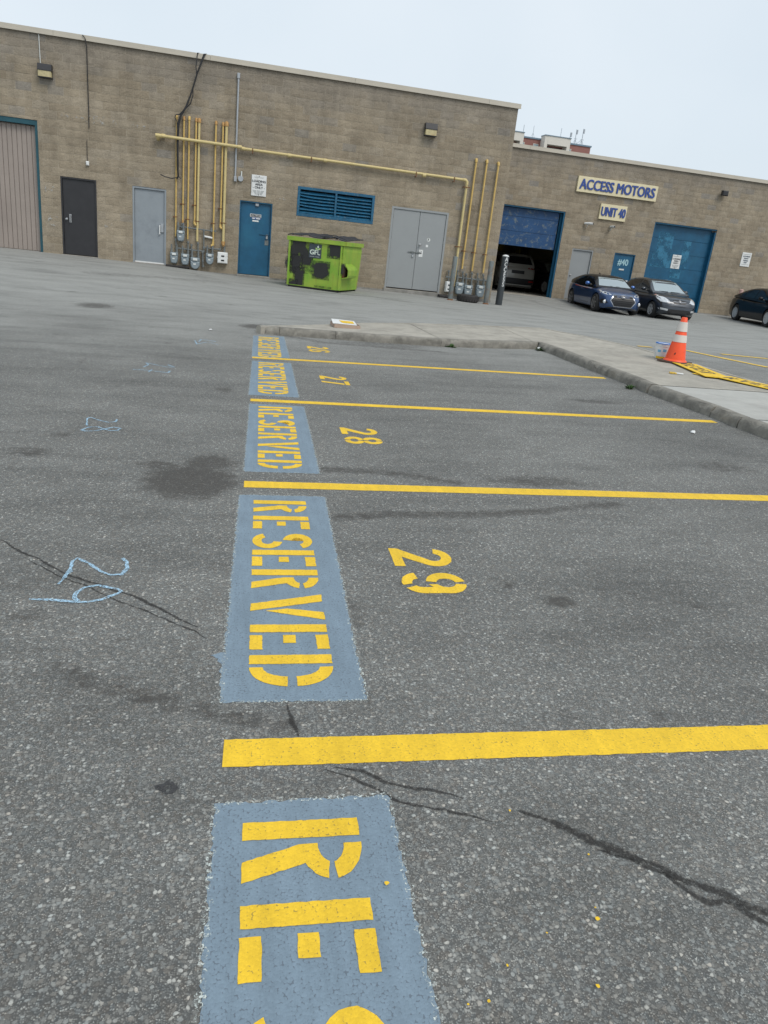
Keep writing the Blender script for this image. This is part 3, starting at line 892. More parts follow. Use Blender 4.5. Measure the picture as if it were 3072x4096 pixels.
VARS = []
for s_ in range(10):
    vs, fs = block_mesh(.392, .192, s_)
    me = bpy.data.meshes.new('block'); me.from_pydata(vs, [], fs); me.materials.append(M_blk)
    VARS.append((me, vs, fs))

def block_wall(bld, x0, x1, z0, z1, holes, y, cen):
    full, parts = [], []
    nrow = int(round((z1 - z0) / .2))
    for r in range(nrow + 1):
        za = z0 + r * .2
        rr = int(round((za - .04) / .2))
        sh = -.2 if rr % 2 else 0.
        k0 = math.floor((x0 - sh) / .4) - 1
        k = k0
        while True:
            a = k * .4 + sh
            k += 1
            if a >= x1: break
            R = [(max(a + .004, x0), min(a + .396, x1), za + .004, min(za + .196, z1))]
            if R[0][1] - R[0][0] < .03 or R[0][3] - R[0][2] < .02: continue
            full_ = abs(R[0][1] - R[0][0] - .392) < 1e-6 and abs(R[0][3] - R[0][2] - .192) < 1e-6
            R0 = R[0]
            for h in holes: R = subtract(R, h)
            if full_ and len(R) == 1 and R[0] == R0: full.append(R0)
            else: parts += [q for q in R if q[1] - q[0] > .02 and q[3] - q[2] > .015]
    full.sort(key=lambda q: math.hypot((q[0] + q[1]) / 2 - cen[0], (q[2] + q[3]) / 2 - cen[1]))
    inv = MW[bld.name].inverted()
    for q in full[:300]:
        me = RND.choice(VARS)[0]
        o = bpy.data.objects.new('block', me)
        link(o, bld)
        o.location = inv @ Vector(((q[0] + q[1]) / 2, y + RND.uniform(-.003, .003), (q[2] + q[3]) / 2))
    mb = MB()
    for q in full[300:]:
        _, vs, fs = RND.choice(VARS)
        dy = RND.uniform(-.003, .003)
        mb.add([(v[0] + (q[0] + q[1]) / 2, v[1] + y + dy, v[2] + (q[2] + q[3]) / 2) for v in vs], fs)
    for n_, q in enumerate(parts):
        w, h = q[1] - q[0], q[3] - q[2]
        vs, fs = block_mesh(w, h, n_ + 50, max(3, int(w / .09) + 1), 3)
        mb.add([(v[0] + (q[0] + q[1]) / 2, v[1] + y, v[2] + (q[2] + q[3]) / 2) for v in vs], fs)
    o = build('more_blocks', mb, M_blk, bld, recalc=False); o['kind'] = 'stuff'

def core(bld, x0, x1, z0, z1, holes, y, th=.26, m=M_mort):
    R = [(x0, x1, z0, z1)]
    for h in holes: R = subtract(R, h)
    mb = MB()
    for q in R: mb.b2(q[0], q[1], y + .003, y + th, q[2], q[3])
    return build('mortar_wall', mb, m, bld)

# ---- tall building
TB = root('tall_building', (1, YT + .2, .2), 'tall tan split-face block warehouse with beige roof flashing on the left', 'building')
H_gar = (-9.4, -5.50, -.2, 3.757)
H_blk = (-4.972, -4.025, .385, 2.44); H_gry = (-3.06, -2.133, .368, 2.42); H_blu = (-.066, .874, .322, 2.38)
H_lou = (1.585, 3.892, 2.14, 2.95); H_dbl = (4.44, 6.225, .355, 2.726)
TX0, TX1 = -13.0, 7.94
holes = [H_gar, H_blk, H_gry, H_blu, H_lou, H_dbl]
block_wall(TB, TX0, TX1, .04, 5.84, holes, YT, (1.5, 2.6))
core(TB, TX0, TX1 - .012, -.4, 5.84, holes, YT)
# side wall, blocks joined
mb = MB()
for r in range(29):
    za = .04 + r * .2
    for k in range(30):
        a = YT + .05 + k * .4 + (.2 if r % 2 else 0)
        _, vs, fs = RND.choice(VARS)
        mb.add([(TX1 + v[1] * 1., a + .195 + v[0], za + .1 + v[2]) if False else (TX1 - v[1] - .012, a + .2 + v[0], za + .1 + v[2]) for v in vs], [f[::-1] for f in fs])
o = build('side_blocks', mb, M_blk, TB, recalc=False); o['kind'] = 'stuff'
build('side_wall', MB().b2(TX1 - .26, TX1 - .02, YT + .27, YT + 13, -.4, 5.84), M_mort, TB)
build('roof', MB().b2(TX0, TX1 - .27, YT + .27, YT + 13, 5.3, 5.45), M_found, TB)
fm = MB()
R = [(TX0, TX1 + .012, -.4, .30)]
for h in (H_gar,): R = subtract(R, h)
for q in R: fm.b2(q[0], q[1], YT - .018, YT + .02, q[2], q[3])
build('foundation', fm, M_found, TB)
for h in (H_blk, H_gry, H_blu, H_dbl):
    build('door_sill', MB().bev(h[0] - .03, h[1] + .03, YT - .05, YT + .2, -.1, h[2] - .002, .012), M_found, TB)
for a, b in ((TX0, -9.0), (-8.994, -5.0), (-4.994, -1.0), (-.994, 3.0), (3.006, 7.0), (7.006, TX1 + .06)):
    mb = MB().b2(a, b, YT - .055, YT + .30, 5.826, 5.93)
    mb.b2(a, b, YT - .068, YT - .0555, 5.80, 5.835)
    build('roof_flashing', mb, M_cap, TB)
build('roof_flashing', MB().b2(TX1 - .3, TX1 + .058, YT + .302, YT + 13, 5.826, 5.928), M_cap, TB)

def door_leaf(bld, name, h, y, m, frame_m=None, fw_=.05, yy=YT, label=None):
    d = build(name, MB().bev(h[0] + fw_ + .004, h[1] - fw_ - .004, y, y + .045, h[2] + .012, h[3] - fw_ - .004, .004), m, bld)
    if label: d['label'] = label
    fr = MB()
    f0 = yy + .006
    fr.b2(h[0] + .001, h[0] + fw_, f0, y + .06, h[2] + .002, h[3] - .001)
    fr.b2(h[1] - fw_, h[1] - .001, f0, y + .06, h[2] + .002, h[3] - .001)
    fr.b2(h[0] + fw_ + .0005, h[1] - fw_ - .0005, f0 + .001, y + .06, h[3] - fw_, h[3] - .001)
    build('frame', fr, frame_m or m, d)
    build('backing', MB().b2(h[0] + .01, h[1] - .01, y + .062, y + .09, h[2] + .001, h[3] - .01), M_gap, d)
    return d

# black door
d = door_leaf(TB, 'door', H_blk, YT + .045, M_black, M_black, .04, label='matte black steel door')
p = V(*zA(535, 1660), YT)
build('knob', MB().lathe((p.x, YT + .046, p.z), [(.03, 0), (.03, -.012), (.014, -.02), (.014, -.04), (.028, -.05), (.03, -.065), (.018, -.08)], 14, 'y'), M_galv, d, auto=40)
p = V(*zA(565, 1655), YT)
hm = MB().tube([(p.x, YT + .04, p.z + .08), (p.x, YT - .015, p.z + .07), (p.x, YT - .02, p.z - .06), (p.x, YT + .04, p.z - .08)], .014, 8)
hm.b2(p.x - .03, p.x + .03, YT + .035, YT + .046, p.z - .11, p.z + .11)
build('pull_handle', hm, M_steel, d, auto=40)
# grey door
d = door_leaf(TB, 'door', H_gry, YT + .05, M_greyd, M_greyd, .05, label='scuffed grey steel door')
p = V(*zA(1285, 1750), YT)
hm = MB().tube([(p.x, YT + .05, p.z + .12), (p.x, YT - .01, p.z + .11), (p.x, YT - .015, p.z - .11), (p.x, YT + .05, p.z - .13)], .016, 8)
build('pull_handle', hm, M_white, d, auto=40)
p = V(*zA(1304, 1735), YT)
build('lock_box', MB().bev(p.x - .045, p.x + .045, YT + .005, YT + .05, p.z - .12, p.z + .12, .012), M_galv, d)
build('sweep', MB().b2(H_gry[0] + .05, H_gry[1] - .05, YT + .038, YT + .049, H_gry[2] + .004, H_gry[2] + .04), M_white, d)
# blue electrical door
d = door_leaf(TB, 'door', H_blu, YT + .07, M_teal, M_teal, .03, label='teal blue electrical room door')
p = V(*Zm((980, 840), 16.59)(710, 380), YT + .07)
build('nameplate', MB().b2(p.x - .16, p.x + .16, YT + .062, YT + .0695, p.z - .045, p.z + .045), M_white, d)
build('nameplate_field', MB().b2(p.x - .15, p.x + .15, YT + .0605, YT + .0625, p.z - .036, p.z + .036), M_ink, d)
wall_text('lettering', 'ELECTRICAL', (p.x, p.z), .045, M_white, d, YT + .0595, .95, .001)
build('lower_plate', MB().b2(p.x - .12, p.x + .15, YT + .062, YT + .0695, p.z - .098, p.z - .052), M_sblue, d)
for k, (a, b) in enumerate([(-.10, -.02), (.01, .13)]):
    build('worn_lettering', MB().b2(p.x + a, p.x + b, YT + .0605, YT + .0622, p.z - .09, p.z - .062), M_white, d)
build('tape_label', MB().b2(p.x - .09, p.x + .09, YT + .064, YT + .0695, p.z - .165, p.z - .125), M_white, d)
p = V(*zB(790, 1142), YT + .07)
build('closer_bracket', MB().bev(p.x - .05, p.x + .05, YT + .02, YT + .07, p.z - .04, p.z + .04, .01), M_galv, d)
p = V(*zB(862, 1362), YT + .07)
build('latch_bar', MB().b2(p.x - .22, p.x + .06, YT + .045, YT + .07, p.z - .015, p.z + .015), M_teal, d)
build('padlock', MB().bev(p.x - .03, p.x + .03, YT + .02, YT + .06, p.z - .13, p.z - .055, .01).tube([(p.x - .02, YT + .04, p.z - .055), (p.x - .02, YT + .04, p.z), (p.x + .02, YT + .04, p.z), (p.x + .02, YT + .04, p.z - .055)], .007, 6), M_steel, d)
build('lock_plate', MB().b2(p.x - .055, p.x + .055, YT + .062, YT + .0695, p.z - .30, p.z - .16), M_gpipe, d)
# louvre vent
lv = build('louvre_vent', MB().b2(H_lou[0] + .001, H_lou[0] + .075, YT - .012, YT + .2, H_lou[2] + .001, H_lou[3] - .001).b2(H_lou[1] - .075, H_lou[1] - .001, YT - .012, YT + .2, H_lou[2] + .001, H_lou[3] - .001)
           .b2(H_lou[0] + .0755, H_lou[1] - .0755, YT - .010, YT + .2, H_lou[2] + .001, H_lou[2] + .085).b2(H_lou[0] + .0755, H_lou[1] - .0755, YT - .010, YT + .2, H_lou[3] - .075, H_lou[3] - .001)
           .b2(2.70, 2.755, YT - .008, YT + .2, H_lou[2] + .0855, H_lou[3] - .0755), M_teal2, TB)
lv['label'] = 'wide teal louvred vent'
for half in ((H_lou[0] + .08, 2.698), (2.757, H_lou[1] - .08)):
    for k in range(7):
        zc = H_lou[2] + .135 + k * .088
        sag = .022 if (half[0] < 2 and k in (2, 5)) else .004
        mb = MB(); n = 6
        for i in range(n + 1):
            x = half[0] + (half[1] - half[0]) * i / n
            dz = -sag * math.sin(math.pi * i / n) + RND.uniform(-.004, .004) + (sag * .8 * (1 - i / n) if sag > .01 else 0)
            mb.v += [(x, YT + .01, zc - .038 + dz), (x, YT + .095, zc + .036 + dz), (x, YT + .10, zc + .030 + dz), (x, YT + .014, zc - .046 + dz)]
        for i in range(n):
            for a in range(4):
                mb.f.append((4 * i + a, 4 * i + (a + 1) % 4, 4 * i + 4 + (a + 1) % 4, 4 * i + 4 + a))
        mb.f += [(0, 1, 2, 3), (4 * n + 3, 4 * n + 2, 4 * n + 1, 4 * n)]
        build('slat', mb, M_teal2, lv)
build('backing', MB().b2(H_lou[0] + .02, H_lou[1] - .02, YT + .21, YT + .24, H_lou[2] + .01, H_lou[3] - .01), M_gap, lv)
# double doors
mid = (V(1683, 842, YT).x + V(1648, 1158, YT).x) / 2
dd = build('double_door', MB().b2(H_dbl[0] + .001, H_dbl[0] + .06, YT - .004, YT + .12, H_dbl[2] + .002, H_dbl[3] - .001).b2(H_dbl[1] - .06, H_dbl[1] - .001, YT - .004, YT + .12, H_dbl[2] + .002, H_dbl[3] - .001)
           .b2(H_dbl[0] + .0605, H_dbl[1] - .0605, YT - .003, YT + .12, H_dbl[3] - .06, H_dbl[3] - .001), M_greyd2, TB)
build('door_leaf', MB().bev(H_dbl[0] + .066, mid - .005, YT + .022, YT + .07, H_dbl[2] + .03, H_dbl[3] - .066, .004), M_greyd2, dd)
build('door_leaf', MB().bev(mid + .005, H_dbl[1] - .066, YT + .022, YT + .07, H_dbl[2] + .03, H_dbl[3] - .066, .004), M_greyd2, dd)
build('backing', MB().b2(H_dbl[0] + .01, H_dbl[1] - .01, YT + .13, YT + .16, H_dbl[2] + .001, H_dbl[3] - .01), M_gap, dd)
for sx in (H_dbl[0] + .062, H_dbl[1] - .062):
    for zc in (.62, 1.25, 1.85, 2.45):
        build('hinge', MB().tube([(sx, YT + .014, zc - .055), (sx, YT + .014, zc + .055)], .012, 8), M_gpipe, dd)
zD = Zm((1620, 900), 10.37)
p = V(*zD(590, 815), YT)
build('knob', MB().lathe((p.x + .02, YT + .02, p.z), [(.035, 0), (.035, -.01), (.016, -.018), (.016, -.04), (.034, -.055), (.036, -.07), (.02, -.085)], 14, 'y'), M_steel, dd, auto=40)
p = V(*zD(330, 1130), YT)
build('slide_bolt', MB().tube([(p.x - .16, YT + .005, p.z), (p.x + .24, YT + .005, p.z)], .011, 8).b2(p.x - .08, p.x + .02, YT + .008, YT + .0215, p.z - .03, p.z + .03).b2(p.x + .14, p.x + .22, YT + .008, YT + .0215, p.z - .03, p.z + .03), M_gpipe, dd)
build('padlock', MB().bev(p.x - .03, p.x + .03, YT - .01, YT + .02, p.z - .15, p.z - .08, .01).tube([(p.x - .02, YT + .005, p.z - .08), (p.x - .02, YT + .005, p.z - .02), (p.x + .02, YT + .005, p.z - .02), (p.x + .02, YT + .005, p.z - .08)], .007, 6), M_galv, dd)
p = V(*zD(660, 1175), YT)
nb = build('notice', MB().b2(p.x - .062, p.x + .062, YT + .017, YT + .0215, p.z - .105, p.z + .105), M_white, dd)
build('notice_figure', MB().prism([(p.x - .02, p.z - .02), (p.x + .03, p.z - .01), (p.x + .012, p.z + .02), (p.x + .015, p.z + .06), (p.x - .005, p.z + .065), (p.x - .006, p.z + .02)], YT + .0145, YT + .0172), M_ink, dd)
p = V(*zD(915, 875), YT)
build('sticker', MB().b2(p.x - .035, p.x + .035, YT + .018, YT + .0215, p.z - .035, p.z + .035), M_white, dd)
p = V(*zD(985, 620), YT)
build('round_decal', MB().lathe((p.x, YT + .0212, p.z), [(.055, 0), (.055, -.003)], 18, 'y'), M_meterl, dd)
build('decal_mark', MB().prism([(p.x - .03, p.z - .02), (p.x - .008, p.z - .03), (p.x + .01, p.z + .035), (p.x - .015, p.z + .04)], YT + .0155, YT + .018), M_ink, dd)
# left garage door with vertical ribs
gd = build('garage_door', MB().b2(H_gar[0] + .2, H_gar[1] - .07, YT + .17, YT + .2, .2, H_gar[3] - .002), M_beiged, TB)
gd['label'] = 'taupe ribbed garage door with teal jamb'
x = H_gar[1] - .078
k = 0
while x > H_gar[0] + .2:
    build('rib_panel', MB().bev(x - .118, x, YT + .135, YT + .169, .39, H_gar[3] - .14, .010), M_beiged, gd); x -= .125
build('jamb', MB().b2(H_gar[1] - .07, H_gar[1] - .0005, YT + .012, YT + .21, .2, H_gar[3] - .125), mat('dark_teal_jamb', (.012, .075, .10), .6, var=.2), gd)
build('lintel', MB().b2(H_gar[0], H_gar[1] - .0005, YT + .014, YT + .21, H_gar[3] - .124, H_gar[3] - .0005), mat('dark_teal_jamb', (.012, .075, .10)), gd)
build('garage_step', MB().b2(H_gar[0], H_gar[1] - .13, YT + .1, YT + .25, .1, .388), M_found, gd)

# pale paint scuffs on the tall wall
M_scuff = mat('pale_wall_scuff', (.45, .45, .43), .9, alpha=(9., .54, .68))
for q, w, h in [(zA(540, 832), .35, .07), (zA(765, 862), .5, .2), (zA(905, 885), .2, .16), (zA(1115, 920), .35, .1), (zA(400, 1420), .25, .16), (zA(430, 1680), .28, .3), (zB(965, 1092), .35, .09), (zA(660, 855), .5, .08), (zA(870, 1710), .2, .14)]:
    p = V(*q, YT - .019)
    o = build('paint_scuff', MB().add([(p.x - w / 2, p.y, p.z - h / 2), (p.x + w / 2, p.y, p.z - h / 2), (p.x + w / 2, p.y, p.z + h / 2), (p.x - w / 2, p.y, p.z + h / 2)], [(0, 1, 2, 3)]), M_scuff, TB)

# ---- low building
LX0, LX1 = 8.0, 27.0
LTOP = 5.87
g1r = V(2261.7, 847, YL); g1b = V(2205, 1193, YL); g2l = V(2620.6, 893, YL); g2r = V(2873.5, 918.4, YL); g2b = V(2786.6, 1248.3, YL)
GZ_ = .25
H_g1 = (10.05, (g1r.x + g1b.x) / 2, -.3, 3.66)
H_g2 = (g2l.x, (g2r.x + g2b.x) / 2, -.3, 3.72)
q1 = V(2290.7, 994, YL); q2 = V(2374.7, 1001, YL); H_d1 = (q1.x, q2.x, GZ_ + .03, (q1.z + q2.z) / 2)
q1 = V(2460, 1011.6, YL); q2 = V(2543, 1018.7, YL); H_d2 = (q1.x, q2.x, GZ_ + .03, (q1.z + q2.z) / 2)
LB = root('low_building', (17, YL + .2, .25), 'lower tan block garage building with motor shop sign, set back on the right', 'building')
lh = [H_g1, H_g2, H_d1, H_d2]
block_wall(LB, LX0, LX1, .04, LTOP - .11, lh, YL, (15.5, 2.8))
core(LB, LX0, LX1, -.4, LTOP - .11, lh, YL)
for a, b in ((LX0, 11.0), (11.006, 15.0), (15.006, 19.0), (19.006, 23.0), (23.006, LX1)):
    build('roof_flashing', MB().b2(a, b, YL - .055, YL + .30, LTOP - .115, LTOP).b2(a, b, YL - .07, YL - .0555, LTOP - .14, LTOP - .108), M_cap, LB)
build('roof', MB().b2(LX0, LX1, YL + .27, YL + 14, 5.25, 5.4), M_found, LB)
M_inw = mat('workshop_wall', (.66, .62, .46), .8, var=.08)
build('side_wall', MB().b2(LX1 - .2, LX1, YL + .27, YL + 14, -.3, 5.25), M_mort, LB)
build('workshop_wall', MB().b2(LX0, LX0 + .15, YL + .27, YL + 11, -.3, 5.24).b2(15.4, 15.6, YL + .27, YL + 11, -.3, 5.24).b2(LX0 + .151, 15.399, YL + 10.8, YL + 11, -.3, 5.24), M_inw, LB)
build('workshop_floor', MB().b2(LX0 + .16, 15.39, YL + .02, YL + 10.79, .0, .262), M_conc, LB)
# workshop odds and ends
yb = YL + 10.2
M_yelc = mat('lift_yellow', (.5, .42, .06), .6)
for px in ((1995, 1010), (2080, 1010)):
    p = V(*px, YL + 7.5)
    t_ = root('lift_column', (p.x, YL + 7.5, .262), 'yellow lift column at the back of the workshop' + (' on the left' if px[0] < 2000 else ' in the middle'), 'lift column', 'workshop lift columns')
    build('post', MB().b2(p.x - .16, p.x + .16, YL + 7.35, YL + 7.65, .275, 3.6), M_yelc, t_)
    build('base_plate', MB().b2(p.x - .3, p.x + .3, YL + 7.2, YL + 7.8, .262, .275), M_yelc, t_)
p = V(2093, 1030, YL + 5.5)
t_ = root('steel_column', (p.x, YL + 5.5, .262), 'dark steel column inside the open workshop', 'column')
build('shaft', MB().b2(p.x - .13, p.x + .13, YL + 5.4, YL + 5.6, .275, 5.24), M_black, t_)
build('base_plate', MB().b2(p.x - .2, p.x + .2, YL + 5.3, YL + 5.7, .262, .2745), M_black, t_)
p = V(2150, 1045, YL + 9.8); z_ = p.z
for k, (dx, w, h) in enumerate([(0, .75, .75), (.9, .9, .7), (1.9, .8, .72)]):
    lab = ['leftmost', 'middle', 'rightmost'][k]
    t_ = root('wooden_cabinet', (p.x + dx, YL + 10.1, .262), '%s orange-brown cabinet along the workshop back wall' % lab, 'cabinet', 'workshop cabinets')
    build('carcass', MB().b2(p.x + dx - w / 2, p.x + dx + w / 2, YL + 9.8, YL + 10.4, .262, 1.0 + h), mat('cabinet_wood', (.42, .22, .09), .6), t_)
    build('door_panel', MB().bev(p.x + dx - w / 2 + .03, p.x + dx + w / 2 - .03, YL + 9.77, YL + 9.798, .35, .95 + h, .01), mat('cabinet_wood', (.42, .22, .09)), t_)

# open blue shutter of garage 1
gdz = (V(1999, 980, YL).z + V(2221, 997.5, YL).z) / 2
sh = build('garage_door', MB().b2(H_g1[0] + .02, H_g1[1] - .16, YL + .245, YL + .27, gdz, H_g1[3] - .002), M_rollbl, LB)
sh['label'] = 'scuffed blue overhead door, half open'
zz = gdz
k = 0
while zz < H_g1[3] - .1:
    z2 = min(zz + .56, H_g1[3] - .06)
    build('door_section', MB().bev(H_g1[0] + .03, H_g1[1] - .165, YL + .205, YL + .244, zz + .004, z2 - .004, .006), M_rollbl, sh); zz += .56
for nm, xx in (('jamb', H_g1[1]), ('jamb', H_g2[1])):
    par = sh
    build(nm, MB().b2(xx - .06, xx - .0005, YL + .014, YL + .262, GZ_ - .02, 3.60).b2(xx - .12, xx - .061, YL + .20, YL + .262, GZ_ - .02, 3.60), M_teal, par)
build('lintel', MB().b2(H_g1[0], H_g1[1], YL + .02, YL + .2, H_g1[3] - .05, H_g1[3] - .0005), M_teal, sh)
g2d = build('garage_door', MB().b2(H_g2[0] + .05, H_g2[1] - .08, YL + .245, YL + .27, GZ_ - .02, H_g2[3] - .002), M_teal, LB)
g2d['label'] = 'closed teal overhead door'
M_patch = mat('brush_patch_blue', (.03, .17, .29), .5, var=.15, alpha=(2.2, .40, .55))
for k in range(6):
    build('door_section', MB().bev(H_g2[0] + .06, H_g2[1] - .125, YL + .20, YL + .244, GZ_ + .01 + k * .575, GZ_ + k * .575 + .577, .006), M_teal, g2d)
for kk, (px, w, h) in enumerate([((2660, 975), .7, .9), ((2740, 1020), .35, 1.1), ((2650, 1040), 1.1, .6), ((2700, 1090), .5, .5)]):
    p = V(*px, YL + .1975 - .0012 * kk)
    build('paint_patch', MB().add([(p.x - w / 2, p.y, p.z - h / 2), (p.x + w / 2, p.y, p.z - h / 2), (p.x + w / 2, p.y, p.z + h / 2), (p.x - w / 2, p.y, p.z + h / 2)], [(0, 1, 2, 3)]), M_patch, g2d)
build('jamb', MB().b2(H_g2[0] + .0005, H_g2[0] + .05, YL + .02, YL + .262, GZ_ - .02, 3.66), M_teal, g2d)
build('lintel', MB().b2(H_g2[0] + .001, H_g2[1] - .001, YL + .02, YL + .20, H_g2[3] - .05, H_g2[3] - .0005), M_teal, g2d)
d = door_leaf(LB, 'door', H_d1, YL + .06, M_greyd2, M_greyd2, .05, YL, 'pale grey door beside the open garage')
p = V(2285, 1097, YL)
build('knob', MB().lathe((H_d1[0] + .13, YL + .06, 1.25), [(.03, 0), (.03, -.012), (.014, -.02), (.014, -.04), (.028, -.05), (.03, -.065), (.018, -.08)], 14, 'y'), M_steel, d, auto=40)
d = door_leaf(LB, 'door', H_d2, YL + .06, M_teal, M_teal, .03, YL, 'teal door with pale painted number')
M_palebl = mat('pale_blue_lettering', (.35, .55, .60), .6, var=.2, vs=20.)
xc = (H_d2[0] + H_d2[1]) / 2
wall_text('door_number', '#40', (xc + .0, H_d2[3] - .36), .25, M_palebl, d, YL + .055, .85, .002, 0., bd=.009)
build('mail_slot', MB().bev(xc - .13, xc + .10, YL + .045, YL + .059, H_d2[3] - .67, H_d2[3] - .61, .004), M_meterl, d)
build('white_notice', MB().b2(H_d2[1] - .24, H_d2[1] - .10, YL + .05, YL + .0595, .95, 1.28), M_white, d)
o = build('low_foundation', MB().b2(H_g1[1] + .01, H_g2[0] - .01, YL - .014, YL + .02, -.3, .27).b2(H_g2[1] + .01, LX1, YL - .014, YL + .02, -.3, .28), M_found, LB)

# ================================================================== SIGNS
def sign_panel(name, quad, Y, th, m, label, cat, gap=.02):
    P = [V(*q, Y) for q in quad]
    x0 = (P[0].x + P[3].x) / 2; x1 = (P[1].x + P[2].x) / 2
    z1 = (P[0].z + P[1].z) / 2; z0 = (P[2].z + P[3].z) / 2
    r = root(name, ((x0 + x1) / 2, Y - gap, z0), label, cat)
    build('panel', MB().bev(x0, x1, Y - gap - th, Y - gap + .012, z0, z1, .006), m, r)
    return r, x0, x1, z0, z1, Y - gap - th

r, x0, x1, z0, z1, y = sign_panel('shop_sign', [z4(583, 360), z4(1033, 417), z4(1018, 503), z4(570, 450)], YL, .07, M_cream, 'long cream wall sign reading ACCESS MOTORS in blue raised letters', 'sign')
w = x1 - x0
wall_text('lettering', 'ACCESS MOTORS', ((x0 + x1) / 2, (z0 + z1) / 2 - .01), .375, M_sblue, r, y - .013, .79, .012, .0, bd=.016)
r, x0, x1, z0, z1, y = sign_panel('unit_sign', [z4(710, 516), z4(858, 533), z4(845, 619), z4(696, 603)], YL, .06, M_cream, 'small cream wall sign reading UNIT 40 in blue raised letters', 'sign')
wall_text('lettering', 'UNIT 40', ((x0 + x1) / 2, (z0 + z1) / 2 - .01), .34, M_sblue, r, y - .012, .62, .011, .0, bd=.013)

def loading_sign(quad, Y, label, gap=.025):
    r, x0, x1, z0, z1, y = sign_panel('loading_sign', quad, Y, .006, M_white, label, 'sign', gap)
    w, h = x1 - x0, z1 - z0; xc = (x0 + x1) / 2
    yt = y - .002
    wall_text('lettering', 'PRIVATE PROPERTY', (xc, z1 - h * .12), h * .042, M_ink2, r, yt, .9 * w / .41, .001)
    for k, (s, f) in enumerate((('LOADING', .30), ('AREA', .45), ('- ONLY -', .60))):
        wall_text('lettering', s, (xc, z1 - h * f), h * .11, M_ink, r, yt, w / .41 * .95, .001, 0., bd=.003)
    for k in range(4):
        a = .40 - .05 * k
        for s_ in range(3):
            build('small_print', MB().b2(xc - a * w + s_ * w * .8 * a / .4 / 3, xc - a * w + (s_ + .82) * w * .8 * a / .4 / 3, yt - .001, yt + .0012, z1 - h * (.73 + .055 * k), z1 - h * (.755 + .055 * k)) if False else
                  MB().b2(xc - a * w + s_ * 2 * a * w / 3, xc - a * w + (s_ + .85) * 2 * a * w / 3, yt - .001, yt + .0012, z1 - h * (.758 + .055 * k), z1 - h * (.732 + .055 * k)), M_ink2, r)
    for zz in (z1 - .03, z0 + .03):
        build('bolt', MB().lathe((xc, y, zz), [(.012, 0), (.012, -.006)], 8, 'y'), M_ink, r)
    return r
loading_sign([zB(750, 917), zB(860, 930), zB(855, 1085), zB(745, 1072)], YT, 'white LOADING AREA ONLY sign above the teal electrical door')
zQ = Zm((2550, 850), 3.178)
loading_sign([zQ(450, 535), zQ(562, 545), zQ(525, 720), zQ(415, 708)], YL + .19, 'white LOADING AREA ONLY sign on the closed teal overhead door', .003)
r, x0, x1, z0, z1, y = sign_panel('tenant_sign', [zQ(1332, 505), zQ(1450, 515), zQ(1412, 692), zQ(1295, 682)], YL, .006, M_white, 'white tenant parking sign on the block wall at far right', 'sign', .025)
w, h = x1 - x0, z1 - z0; xc = (x0 + x1) / 2
M_inkb = mat('sign_blue_ink', (.05, .08, .12), .6)
for s, f in (('AUTHORIZED', .28), ('TENANT', .43), ('PARKING', .58), ('- ONLY -', .72)):
    wall_text('lettering', s, (xc, z1 - h * f), h * .085, M_inkb, r, y - .002, w / .41 * .72, .001, 0., bd=.003)
for k in range(2):
    build('small_print', MB().b2(xc - .4 * w, xc + .4 * w, y - .002, y + .0005, z1 - h * (.15 + .72 * k), z1 - h * (.12 + .72 * k)), M_ink2, r)

# ================================================================== WALL LAMPS, CAMERAS
M_lens = mat('yellowed_lens', (.50, .43, .24), .35, var=.2, vs=10., grime=(.42, .22, .07), gs=6., gt=(.58, .72))
def wall_lamp(quad, label):
    P = [V(*q, YT) for q in quad]
    x0 = (P[0].x + P[3].x) / 2; x1 = (P[1].x + P[2].x) / 2; z1 = (P[0].z + P[1].z) / 2; z0 = (P[2].z + P[3].z) / 2
    r = root('wall_lamp', ((x0 + x1) / 2, YT - .02, z0), label, 'lamp', 'box wall lamps')
    zm = z0 + (z1 - z0) * .56
    mb = MB()
    sec = [(YT - .012, z0), (YT - .012, z1), (YT - .16, z1), (YT - .20, zm), (YT - .20, zm - .02), (YT - .03, zm - .02), (YT - .03, z0 + .02), (YT - .185, z0 + .02), (YT - .185, z0)]
    n = len(sec)
    mb.add([(x0, a, b) for a, b in sec] + [(x1, a, b) for a, b in sec], [tuple(range(n))[::-1], tuple(range(n, 2 * n))] + [(i, (i + 1) % n, n + (i + 1) % n, n + i) for i in range(n)])
    build('housing', mb, M_black, r)
    mb = MB().add([(x0 + .015, YT - .031, zm - .021), (x1 - .015, YT - .031, zm - .021), (x1 - .015, YT - .19, zm - .021), (x0 + .015, YT - .19, zm - .021),
                   (x0 + .015, YT - .031, z0 + .021), (x1 - .015, YT - .031, z0 + .021), (x1 - .015, YT - .19, z0 + .021), (x0 + .015, YT - .19, z0 + .021)],
                  [(0, 1, 2, 3), (7, 6, 5, 4), (3, 2, 6, 7), (2, 1, 5, 6), (0, 3, 7, 4), (1, 0, 4, 5)])
    build('lens', mb, M_lens, r)
wall_lamp([zA(308, 412), zA(425, 430), zA(428, 540), zA(318, 525)], 'black box wall lamp with yellowed lens above the taupe garage door')
wall_lamp([zC(620, 398), zC(720, 415), zC(705, 520), zC(613, 505)], 'black box wall lamp with yellowed lens above the double doors')
